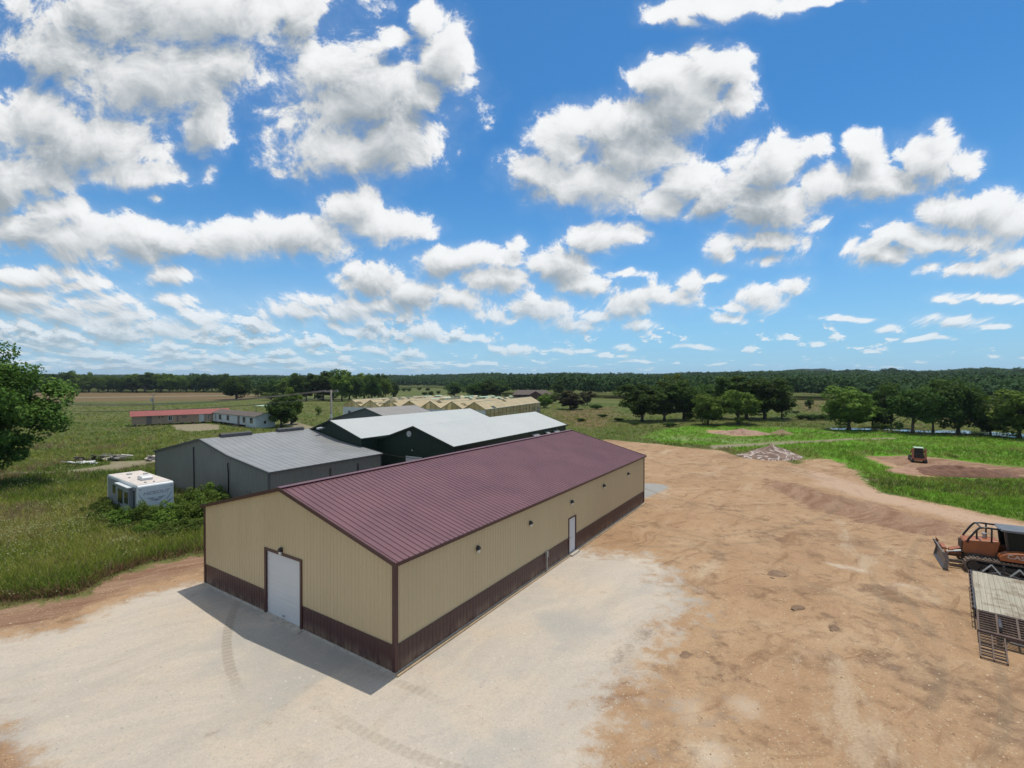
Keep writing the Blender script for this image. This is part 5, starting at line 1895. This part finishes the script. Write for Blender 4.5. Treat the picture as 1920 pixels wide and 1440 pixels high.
# fenders and rear body
for s_ in (-1, 1):
    q = MB()
    q.prism([(-1.95, .95), (.22, .95), (.24, 1.10), (.14, 1.26), (-.10, 1.40), (-.55, 1.48), (-1.65, 1.52), (-2.05, 1.35)], s_ * .60, s_ * 1.22)
    fd = q.build('fender', M['orange'], DZ, bevel=.04)
    if s_ > 0:
        # the side the yard sees: heading left, its left flank towards the camera
        pass
# canopy cab
q = MB()
q.box((-1.55, -.70, 1.4), (-.28, .70, 1.48))
q.box((-1.50, -.62, 1.0), (-1.40, .62, 2.5))
q.build('cab_shell', M['black_gloss'], DZ)
for s_ in (-1, 1):
    q = MB()
    q.quad((-1.42, s_ * .66, 1.48), (-.25, s_ * .66, 1.1), (-.05, s_ * .66, 2.5), (-1.42, s_ * .66, 2.5))
    q.build('cab_glass', M['cab_dark'], DZ, fix=False)
q = MB()
q.prism([(-1.75, 2.52), (.05, 2.52), (.12, 2.58), (.02, 2.64), (-1.65, 2.66), (-1.78, 2.60)], -.78, .78)
q.build('cab_roof', M['cab_roof'], DZ, bevel=.02)
for x_, y_ in ((-1.5, -.68), (-1.5, .68), (-.10, -.68), (-.10, .68)):
    q = MB()
    q.bar((x_ - (.15 if x_ > -1 else 0), y_, .95), (x_, y_, 2.54), .11, .11)
    q.build('cab_post', M['black_gloss'], DZ)
q = MB()
q.box((-1.25, -.28, 1.05), (-.75, .28, 1.5))
q.box((-1.3, -.28, 1.5), (-1.15, .28, 2.1))
q.build('seat', M['black'], DZ, bevel=.04)
# sweeps from the canopy down to the front of the hood
for s_ in (-1, 1):
    q = MB()
    q.tube([(0.0, s_ * .60, 2.58), (.75, s_ * .60, 2.60), (.98, s_ * .60, 2.54), (1.12, s_ * .60, 2.36), (1.45, s_ * .58, 1.80), (1.50, s_ * .56, 1.60)], .055, 9)
    q.tube([(.45, s_ * .60, 2.58), (.45, s_ * .58, 1.78)], .045, 8)
    q.build('sweep_rail', M['black_gloss'], DZ, smooth=True)
q = MB()
q.tube([(.9, -.6, 2.57), (.9, .6, 2.57)], .045, 8)
q.build('sweep_crossbar', M['black_gloss'], DZ)
# blade on its push frame
bm_ = MB()
cur = [(0.0, .02), (-.10, .12), (-.17, .35), (-.18, .60), (-.12, .85), (.0, 1.0)]
Wd = 1.42
o_ = len(bm_.v)
vs = [(2.72 + u, -Wd, w) for u, w in cur] + [(2.72 + u, Wd, w) for u, w in cur] + [(2.66 + u, -Wd, w) for u, w in cur] + [(2.66 + u, Wd, w) for u, w in cur]
nC = len(cur)
fs = []
for i in range(nC - 1):
    fs += [(i, i + 1, nC + i + 1, nC + i), (2 * nC + i + 1, 2 * nC + i, 3 * nC + i, 3 * nC + i + 1), (i, 2 * nC + i, 2 * nC + i + 1, i + 1), (nC + i + 1, 3 * nC + i + 1, 3 * nC + i, nC + i)]
fs += [(0, nC, 3 * nC, 2 * nC), (nC - 1, 3 * nC - 1, 4 * nC - 1, 2 * nC - 1)]
bm_.add(vs, fs)
for s_ in (-1, 1):
    bm_.prism([(2.74, .02), (2.50, .05), (2.44, .6), (2.52, 1.0), (2.78, 1.03), (2.62, .6)], s_ * Wd, s_ * (Wd + .03))
bld = bm_.build('blade', M['blade'], DZ)
q = MB()
q.box((2.44, -Wd + .1, .55), (2.52, Wd - .1, .68))
q.box((2.40, -.5, .95), (2.60, .5, 1.08))
q.prism([(2.45, .98), (2.62, .98), (2.66, 1.22)], Wd - .15, Wd - .05)
q.prism([(2.45, .98), (2.62, .98), (2.66, 1.22)], -Wd + .15, -Wd + .05)
q.build('blade_rib', M['orange'], bld)
for s_ in (-1, 1):
    q = MB()
    q.bar((-.2, s_ * .64, .42), (2.48, s_ * .72, .40), .12, .18)
    q.build('push_arm', M['mud_steel'], DZ)
    q = MB()
    q.tube([(1.6, s_ * .3, 1.0), (2.05, s_ * .3, .88)], .07, 10)
    q.tube([(2.05, s_ * .3, .88), (2.45, s_ * .3, .78)], .035, 10)
    q.build('lift_cylinder', M['galv'], DZ)
q = MB()
q.prism([(1.68, .72), (2.2, .66), (2.25, .92), (1.70, 1.15)], -.26, .26)
q.build('cylinder_guard', M['orange'], DZ, bevel=.02)
# lettering on the flank that faces the yard
fy = 1.225
mt = Matrix(((-1, 0, 0, -.52), (0, 0, 1, fy), (0, 1, 0, 1.24), (0, 0, 0, 1)))
text_mesh('CASE', .31, 'decal_white', DZ, 'lettering', mt @ Matrix.Scale(1.3, 4, (1, 0, 0)), 0.0, .006)

# ------------------------------------------------------------------ flatbed equipment trailer
tA = Vector((*gp(1834.5, 1143, .88), 0))
tB = Vector((*gp(1825.5, 1070.5, .88), 0))
dT = (tB - tA).normalized()
LT = (tB - tA).length
TR = empty('flatbed_trailer', (tA.x, tA.y, 0), math.atan2(dT.y, dT.x), 'flatbed equipment trailer with a weathered plank deck and folded rear ramps', 'trailer')
# local x forward (away from the camera), -y to the right; deck from y=0 to -WT_
WT_ = 2.55
FOOT.append(np.array([(tA + dT * a + Vector((dT.y, -dT.x, 0)) * b)[:2] for a, b in ((-3, 0), (LT + 1.5, 0), (LT + 1.5, WT_), (-3, WT_))]))
q = MB()
nb_ = 13
rt = random.Random(3)
for i in range(nb_):
    ya_, yb2_ = -i * WT_ / nb_ - .004, -(i + 1) * WT_ / nb_ + .004
    zz = rt.uniform(-.006, .006)
    q.box((rt.uniform(.0, .03), yb2_, .83 + zz), (LT - rt.uniform(0, .04), ya_, .875 + zz))
q.build('deck', M['planks'], TR)
q = MB()
for y_ in (.05, -WT_ - .05):
    q.bar((-.02, y_, .80), (LT + .05, y_, .80), .06, .20)
for x_ in np.arange(0.1, LT, .75):
    q.bar((x_, -.02, .78), (x_, -WT_ + .02, .78), .06, .08)
for y_ in (-.7, -WT_ + .7):
    q.bar((-1.3, y_, .68), (LT, y_, .68), .10, .2)
q.bar((LT + .04, .05, .80), (LT + .04, -WT_ - .05, .80), .06, .2)
q.build('frame', M['dark_metal'], TR)
q = MB()
q.bar((LT + .05, -.35, .70), (LT + 1.5, -WT_ / 2, .62), .09, .14)
q.bar((LT + .05, -WT_ + .35, .70), (LT + 1.5, -WT_ / 2, .62), .09, .14)
q.tube([(LT + 1.2, -WT_ / 2, .1), (LT + 1.2, -WT_ / 2, 1.1)], .05, 8)
q.build('tongue', M['dark_metal'], TR)
q = MB()
for s_ in (0, 1):
    a_ = -.75 - s_ * 1.05
    q.bar((LT + .1, a_ + .35, .9), (LT + .1, a_, 1.35), .06, .06)
    q.bar((LT + .1, a_ - .35, .9), (LT + .1, a_, 1.35), .06, .06)
q.build('front_rack', M['galv'], TR)
# stake pockets and side rail
q = MB()
for x_ in np.arange(.25, LT, .62):
    q.box((x_ - .05, .08, .72), (x_ + .05, .14, .88))
q.bar((0, .15, .84), (LT, .15, .84), .025, .05)
q.build('rub_rail', M['rail_rust'], TR)
# sloping tail of slats
q = MB()
XT = -1.45
zT = .45
for i in range(9):
    t = (i + .5) / 9
    x_, z_ = XT * t, .86 + (zT - .86) * t
    q.bar((x_, -.03, z_), (x_, -WT_ + .03, z_), .07, .045)
for y_ in (-.02, -.62, -1.25, -1.9, -WT_):
    q.bar((0, y_, .83), (XT, y_, zT), .07, .11)
q.bar((XT, .02, zT), (XT, -WT_ - .02, zT), .16, .14)
q.build('beavertail', M['rail_rust'], TR)
q = MB()
q.box((XT - .04, -.95, zT - .18), (XT - .005, -.62, zT + .02))
q.build('reflector', mat('blue_green_plate', (.06, .11, .12), .4), TR)


def ramp(y0_, y1_, x0_, z0_, x1_, z1_):
    q_ = MB()
    for y_ in (y0_, (y0_ + y1_) / 2, y1_):
        q_.bar((x0_, y_, z0_), (x1_, y_, z1_), .05, .08)
    for i in range(9):
        t = i / 8
        q_.bar((x0_ + (x1_ - x0_) * t, y0_, z0_ + (z1_ - z0_) * t), (x0_ + (x1_ - x0_) * t, y1_, z0_ + (z1_ - z0_) * t), .05, .045)
    q_.build('ramp', M['rail_rust'], TR)


ramp(-.03, -.80, XT - .12, .42, XT - 1.75, .06)
ramp(-1.75, -WT_, XT - .12, .42, XT - 1.75, .06)
q = MB()
q.tube([(XT - .1, -.95, .3), (XT - .1, -1.7, .3)], .06, 8)
for y_ in (-.85, -1.7):
    q.bar((XT + .1, y_, .4), (XT - .3, y_, .05), .05, .05)
q.build('stabilizer', M['dark_metal'], TR)
for y_ in (-.12, -WT_ + .12):
    for x_ in (1.6, 2.5):
        q = MB()
        q.tube([(x_, y_ - .13, .38), (x_, y_ + .13, .38)], .38, 18)
        wh = q.build('wheel', M['black'], TR)
        q = MB()
        q.tube([(x_, y_ - .14, .38), (x_, y_ + .14, .38)], .2, 12)
        q.build('rim', M['galv'], wh)

# ------------------------------------------------------------------ compact loader in the far dirt
sx, sy = gp(1724.5, 868)
SK = empty('compact_loader', (sx, sy, 0), math.atan2(sy, sx) - math.pi / 2 + .12, 'small orange-red compact loader seen from behind, by the reddish dirt', 'loader')
FOOT.append(np.array([(sx - 1, sy - 1), (sx + 1, sy - 1), (sx + 1, sy + 3), (sx - 1, sy + 3)]))
q = MB()
for s_ in (-1, 1):
    q.prism(track_profile(-.2, 1.9, .0, .55, .27), s_ * .55, s_ * .85)
for i in range(len(q.v)):
    u_, v_, w_ = q.v[i]
    q.v[i] = Vector((v_, u_, w_))
q.build('tracks', M['black'], SK)
q = MB()
q.box((-.55, .1, .35), (.55, 1.7, 1.15))
q.build('chassis', M['dark_metal'], SK, bevel=.04)
q = MB()
q.box((-.46, .0, .45), (.46, .1, 1.35))
q.box((-.46, .3, 1.15), (.46, 1.5, 1.95))
q.build('cab', M['black_gloss'], SK, bevel=.04)
q = MB()
q.box((-.52, .15, 1.95), (.52, 1.6, 2.03))
q.build('cab_roof', M['pale_green'], SK, bevel=.02)
for s_ in (-1, 1):
    q = MB()
    q.bar((s_ * .68, -.05, .55), (s_ * .66, .1, 1.95), .2, .2)
    q.bar((s_ * .68, .1, 1.85), (s_ * .68, 2.2, 1.1), .16, .16)
    q.build('lift_arm', M['orange_red'], SK, bevel=.03)
q = MB()
q.box((-.62, -.12, .35), (.62, .02, .62))
q.build('rear_bumper', M['orange_red'], SK)
q = MB()
q.prism([(0, .05), (0, .7), (.12, .7), (.75, .1), (.75, .05)], -.9, .9)
for i in range(len(q.v)):
    u_, v_, w_ = q.v[i]
    q.v[i] = Vector((v_, 2.3 + u_, w_))
q.build('bucket', M['mud_steel'], SK)


# ------------------------------------------------------------------ heaps of soil and junk
def heap(name, px, py, rx, ry, hgt_, seed, cols, label, ang=0.0, cat='dirt pile', group=None, pale=None, rough_=.22, irr=.18):
    X, Y = gp(px, py)
    n = 64
    rng_ = np.random.RandomState(seed)
    a = np.linspace(-1, 1, n)
    U, V_ = np.meshgrid(a, a)
    r = np.sqrt(U ** 2 + V_ ** 2)
    x_, y_ = U * rx, V_ * ry
    s1 = sines(x_.ravel(), y_.ravel(), seed, 2.2 / max(rx, ry) * 2).reshape(n, n)
    s2 = sines(x_.ravel(), y_.ravel(), seed + 1, 1.9, 7).reshape(n, n)
    s3 = sines(x_.ravel(), y_.ravel(), seed + 2, 5.0, 7).reshape(n, n)
    r = r * (1 + irr * s1 + (irr - .18) * s3)
    z_ = hgt_ * np.clip(1 - r, 0, 1) ** .85 * (1 + .35 * s1 + rough_ * s2 + rough_ * .5 * s3) - .06 * (r > .98) - .02
    co = np.stack([x_.ravel(), y_.ravel(), z_.ravel()], 1)
    ca, sa = math.cos(ang), math.sin(ang)
    co = np.stack([co[:, 0] * ca - co[:, 1] * sa, co[:, 0] * sa + co[:, 1] * ca, co[:, 2]], 1)
    id_ = np.arange(n * n).reshape(n, n)
    fc = np.stack([id_[:-1, :-1], id_[:-1, 1:], id_[1:, 1:], id_[1:, :-1]], -1).reshape(-1, 4)
    keep_ = (r.ravel()[fc] < 1.06).any(1)
    m_ = D.materials.new(name)
    m_.use_nodes = True
    t = NT(m_.node_tree)
    pos = t.n('ShaderNodeTexCoord').outputs['Object']
    nn_ = t.noise(pos, 1.1, 8.0, .68)
    c = t.mix(t.step(nn_, .3, .7), cols[0], cols[1])
    if pale:
        w_ = t.noise(t.v('MULTIPLY', pos, (1.0, .45, 1.4)), .55, 6.0, .62, 1.6)
        c = t.mix(t.m('MULTIPLY', t.step(t.m('ABSOLUTE', t.m('SUBTRACT', w_, .52)), .035, .008), .9), c, pale)
    bb = t.n('ShaderNodeBump', {'Strength': .7, 'Distance': .08, 'Height': t.noise(pos, 5, 5, .7)})
    b_ = t.n('ShaderNodeBsdfPrincipled', {'Base Color': c, 'Roughness': .95, 'Normal': bb.outputs[0]})
    t.n('ShaderNodeOutputMaterial', {'Surface': b_.outputs[0]})
    o = np_mesh(name, co, fc[keep_], m_, smooth=True)
    o.location = (X, Y, 0)
    return tag(o, label, cat, group)


heap('spoil_pile', 1447, 856, 4.8, 3.6, 1.6, 3, ((.13, .085, .065), (.25, .17, .13)), 'grey-brown spoil pile streaked with white washed sand', .3, pale=(.62, .55, .50))
heap('soil_pile', 1795, 889, 6.2, 2.3, 1.2, 8, ((.11, .055, .035), (.21, .105, .065)), 'long dark red-brown soil pile right of the compact loader', -.25, rough_=.45)
heap('soil_pile', 1712, 885, 3.2, 2.2, .55, 12, ((.30, .175, .11), (.40, .25, .17)), 'low tan soil heap in front of the compact loader', -.1)
heap('soil_pile', 1390, 813, 6.5, 3.0, .95, 15, ((.22, .12, .085), (.40, .27, .19)), 'flat reddish soil pile lying in the bright grass', 0)
heap('soil_pile', 1465, 813, 2.4, 2.2, .8, 16, ((.20, .14, .08), (.26, .19, .10)), 'small overgrown soil pile right of the flat reddish one', 0)
heap('soil_pile', 1880, 886, 5.0, 1.2, .45, 18, ((.14, .07, .045), (.24, .13, .08)), 'thin low ridge of turned soil at the right edge', -.2)
for px_, py_, r_, h_, lb in ((1456, 1077, .8, .10, 'dark clod of earth in the yard nearest the pale smear'), (1498, 1142, .45, .12, 'dark clod of earth in the yard with a tan flank'),
                             (1566, 1180, .35, .1, 'small dark clod of earth below the larger one'), (1285, 1231, .35, .07, 'small reddish clod of earth near the gravel edge')):
    heap('earth_clod', px_, py_, r_, r_ * .6, h_ * 1.5, int(px_), ((.17, .105, .065), (.28, .185, .115)), lb, .4, 'earth clod', 'clods lying in the clay yard', irr=.8)

# junk in the meadow
jx, jy = gp(188, 864)
rj = random.Random(4)
for i, (ox, oy, sx_, sy_, sz_, mname, lb, nm, cat_) in enumerate((
        (-2.0, 0.2, 2.6, 1.8, .55, 'stone_dark', 'dark heap of scrap at the left of the junk in the meadow', 'scrap_heap', 'scrap heap'),
        (1.3, .6, 3.4, 1.5, .75, 'stone_pale', 'pale crumpled sheet metal pile at the right of the junk', 'sheet_metal_pile', 'scrap heap'),
        (-.6, -2.4, 3.4, .9, .22, 'white_paint', 'long pale panel lying in the grass before the junk', 'loose_panel', 'panel'),
        (7.4, .3, 1.6, .9, .45, 'stone_pale', 'small white bundle against the grey shed corner', 'white_bundle', 'bundle'))):
    q = MB()
    for k in range(16):
        c = Vector((ox + rj.uniform(-.5, .5) * sx_, oy + rj.uniform(-.5, .5) * sy_, rj.uniform(.1, 1) * sz_))
        d_ = Vector((rj.uniform(-1, 1), rj.uniform(-.6, .6), rj.uniform(-.25, .25))).normalized() * rj.uniform(.4, .9)
        q.bar(c - d_, c + d_, rj.uniform(.3, .8), rj.uniform(.03, .12), up=(rj.uniform(-.3, .3), rj.uniform(-.3, .3), 1))
    o = q.build(nm, M[mname])
    o.location = (jx, jy, 0)
    tag(o, lb, cat_)

# ------------------------------------------------------------------ blades of grass, weeds, stones
rng = np.random.RandomState(77)


def scatter(n, y0, y1, x0=-1.12, x1=1.12):
    """more points near the camera, evenly spread in the view"""
    t = rng.uniform(0, 1, n)
    Y = 1.0 / (1.0 / y0 + (1.0 / y1 - 1.0 / y0) * t)
    X = rng.uniform(x0, x1, n) * Y
    return np.stack([X, Y], 1)


def pal(t, cs):
    cs = np.array(cs)
    k = np.clip(t, 0, .9999) * (len(cs) - 1)
    i = k.astype(int)
    return cs[i] * (1 - (k - i))[:, None] + cs[i + 1] * (k - i)[:, None]


P = scatter(170000, 16, 230)
z_ = zones(P)
yard = np.maximum(z_['dirt'], z_['bare'])
jit = .28 * sines(P[:, 0], P[:, 1], 51, 1.3) + .2 * sines(P[:, 0], P[:, 1], 52, 4.0) + rng.normal(0, .10, len(P))
ok = (yard + jit * .8 < .42) & (z_['gravel'] < .5) & ~blocked(P)
brownk = (z_['brown'] > .3) & (rng.uniform(0, 1, len(P)) < .5)
ok &= ~brownk
# thin stray tufts on the clay
stray = (yard > .5) & (z_['gravel'] < .4) & (sines(P[:, 0], P[:, 1], 53, .5) + sines(P[:, 0], P[:, 1], 54, 1.7) > 1.05) & (rng.uniform(0, 1, len(P)) < .10) & ~blocked(P) & (P[:, 1] > 38)
ok |= stray
P, z_ = P[ok], {k: v[ok] for k, v in z_.items()}
stray = stray[ok]
gzv = height(P, z_)
Y = P[:, 1]
n1 = sines(P[:, 0], P[:, 1], 61, .12) + .6 * sines(P[:, 0], P[:, 1], 62, .5)
lush = np.clip(z_['lush'] + .95 * sines(P[:, 0], P[:, 1], 63, .22) + .5 * sines(P[:, 0], P[:, 1], 64, .9) - .22 * (Y < 75), 0, 1) * (z_['lush'] > .1)
bright = lush > .45
left = P[:, 0] < -8
h = np.where(bright, .36, .42) * (1 + .35 * n1) + .12
h = np.where(left & (Y < 60), h * 1.35, h) * np.where(Y > 90, .9, 1) * np.where(stray, .45, 1)
mow = np.where((z_['brown'] > .15), .6, 1)
edge_f = np.clip(1 - 1.6 * z_['dirt'] - .8 * z_['brown'], .3, 1)
h = np.clip(h * mow * edge_f, .10, 1.3)
tcol = np.clip(.40 + .42 * n1 + .25 * sines(P[:, 0], P[:, 1], 66, .9) + rng.normal(0, .20, len(P)), 0, 1)
colr = pal(tcol, [(.060, .110, .012), (.150, .215, .022), (.255, .285, .045), (.34, .29, .10)])
coll = pal(np.clip(.5 + .5 * sines(P[:, 0], P[:, 1], 65, .3) + rng.normal(0, .25, len(P)), 0, 1), [(.090, .200, .012), (.165, .300, .020), (.25, .35, .045)])
col = np.where(bright[:, None], coll, colr)
dryt = (rng.uniform(0, 1, len(P)) < .10 + .5 * (sines(P[:, 0], P[:, 1], 67, .33) > .45)) | ((z_['brown'] > .08) & (rng.uniform(0, 1, len(P)) < .6))
col[dryt & ~bright] = (.24, .18, .095)
rowb = (P[:, 0] < -10) & (z_['dirt'] > .02) & (rng.uniform(0, 1, len(P)) < .6)
col[rowb] = (.21, .12, .065)
fl = rng.uniform(0, 1, len(P)) < (z_['flower'] * .17 * (1 + .8 * sines(P[:, 0], P[:, 1], 91, .9)) + .012 * (Y < 130))
w = .010 + Y * .00042
sp_ = .14 + Y * .0030
V, T, CC = blades(np.column_stack([P, gzv - .03]), h, 6, w, col, sp_, rng, lean=.75)
gr = np_mesh('grass', V, T, M['grass'], None, CC)
tag(gr, 'rough meadow grass, dull on the left and bright green on the right', 'grass', kind='stuff')
# heads of wild carrot and other pale flowers
Pf = P[fl]
n_f = len(Pf)
kf = 7
ci = np.repeat(np.arange(n_f), kf)
pf3 = np.column_stack([Pf, gzv[fl] + h[fl] * rng.uniform(.8, 1.15, n_f)])[ci] + rng.normal(0, 1, (len(ci), 3)) * np.column_stack([np.full(len(ci), .16), np.full(len(ci), .16), np.full(len(ci), .06)]) * (1 + Y[fl][ci] / 60)[:, None]
nf_ = np.array([0, 0, 1.0]) + rng.normal(0, .35, (len(ci), 3))
nf_ /= np.linalg.norm(nf_, axis=1, keepdims=True)
Vf, Ff = leaf_quads(pf3, nf_, .045 + Y[fl][ci] * .0010, rng, .9)
cf = pal(rng.uniform(0, 1, len(ci)), [(.20, .26, .08), (.31, .35, .15), (.42, .44, .27)])
tag(np_mesh('wildflowers', Vf, Ff, M['grass'], None, cf), 'pale yellow-white wildflowers scattered through the meadow', 'wildflowers', kind='stuff')

# tall weeds and brush round the camper and grey shed
WE = []
for x_ in range(196, 400, 13):
    b_ = 990 - max(0, 257 - x_) * .42 - max(0, x_ - 323) * .25
    WE.append((x_, b_ + rj.uniform(-4, 4), rj.uniform(1.0, 1.4), rj.uniform(1.6, 2.2) * (.8 if x_ < 240 else 1)))
    if x_ > 326:
        WE.append((x_ + 5, b_ - 22, 1.25, rj.uniform(1.7, 2.3)))
    if rj.random() < .7:
        WE.append((x_ + 4, b_ + 17, rj.uniform(.8, 1.2), rj.uniform(.9, 1.3)))
WL = 'leafy bush in the bank of tall weeds before the camper and grey shed'
bush0 = None
for i, (px_, py_, r_, h_) in enumerate(WE):
    X, Y0 = gp(px_, py_)
    if bush0 is None:
        Vb, Fb, tb, Cb, _ = crown_arrays(71, 1.0, .62, .5, 50, 110, .11, crad=.28, low=-.6, hollow=.2, lob=.45, up=.6)
        e = empty('weed_bush', (X, Y0, 0))
        np_mesh('foliage', Vb, Fb, M['leaf_yellow'], e, tb)
        q = MB()
        for k in range(7):
            a_ = k * .9
            q.tube([(0, 0, -.1), (.3 * math.cos(a_), .3 * math.sin(a_), .45), (.6 * math.cos(a_), .6 * math.sin(a_), .85)], [.03, .02, .01], 5)
        q.build('stem', M['bark'], e, fix=False)
        bush0 = e
        b_ = e
    else:
        b_ = copy_tree(bush0, (X, Y0, 0), rj.uniform(0, 6.28), (1, 1, 1))
        for k in b_.children:
            if k.name.startswith('foliage') and i % 2:
                k.material_slots[0].link = 'OBJECT'
                k.material_slots[0].material = M['leaf_light']
    b_.scale = (r_ * 1.05, r_ * 1.05, h_ * (.72 if px_ < 318 else .78))
    tag(b_, WL, 'weed bush', 'weed bushes round the camper and shed')

# loose stones on the yard
P = scatter(75000, 12.5, 75, -1.12, 1.12)
z_ = zones(P)
ok = (np.maximum(z_['dirt'], z_['gravel']) > .5) & ~blocked(P)
P, z_ = P[ok], {k: v[ok] for k, v in z_.items()}
hz_ = height(P, z_)
gmask = z_['gravel'] > .5
s = (.008 + .011 * rng.pareto(2.8, len(P)).clip(0, 4)) * (1 + P[:, 1] * .010)
ok = rng.uniform(0, 1, len(P)) < np.where(gmask, .75, .8)
P, hz_, s, gmask = P[ok], hz_[ok], s[ok], gmask[ok]
n_s = len(P)
base = np.array([(1, 0, 0), (-.5, .87, 0), (-.5, -.87, 0), (.1, .1, .9)])
rotz = rng.uniform(0, 6.28, n_s)
c_, s_ = np.cos(rotz), np.sin(rotz)
vv = base[None] * rng.uniform(.6, 1.3, (n_s, 4, 1)) * s[:, None, None]
vx = vv[..., 0] * c_[:, None] - vv[..., 1] * s_[:, None]
vy = vv[..., 0] * s_[:, None] + vv[..., 1] * c_[:, None]
V = np.stack([vx + P[:, 0, None], vy + P[:, 1, None], vv[..., 2] * .7 + hz_[:, None] - .002], -1).reshape(-1, 3)
b0 = np.arange(n_s) * 4
T = np.concatenate([np.stack([b0, b0 + 1, b0 + 3], 1), np.stack([b0 + 1, b0 + 2, b0 + 3], 1), np.stack([b0 + 2, b0, b0 + 3], 1)])
cc = np.where(gmask[:, None], pal(rng.uniform(0, 1, n_s), [(.34, .32, .28), (.46, .42, .36), (.56, .52, .45)]),
              pal(rng.uniform(0, 1, n_s), [(.20, .13, .08), (.34, .24, .15), (.50, .41, .29)]))
tag(np_mesh('loose_stones', V, T, M['pebble'], None, np.concatenate([cc, cc, cc])), 'loose stones strewn over the gravel and clay yard', 'stones', kind='stuff')

# ------------------------------------------------------------------ haze: the humid summer air
hb = MB()
hb.box((-11800, -1700, -3.0), (11800, 12800, 130.0))
hz_m = D.materials.new('haze')
hz_m.use_nodes = True
t_ = NT(hz_m.node_tree)
t_.n('ShaderNodeOutputMaterial', {'Volume': t_.n('ShaderNodeVolumePrincipled', {'Color': (0.72, 0.86, 1.0, 1), 'Density': 0.00008, 'Anisotropy': 0.2}).outputs[0]})
tag(hb.build('haze', hz_m), kind='stuff')
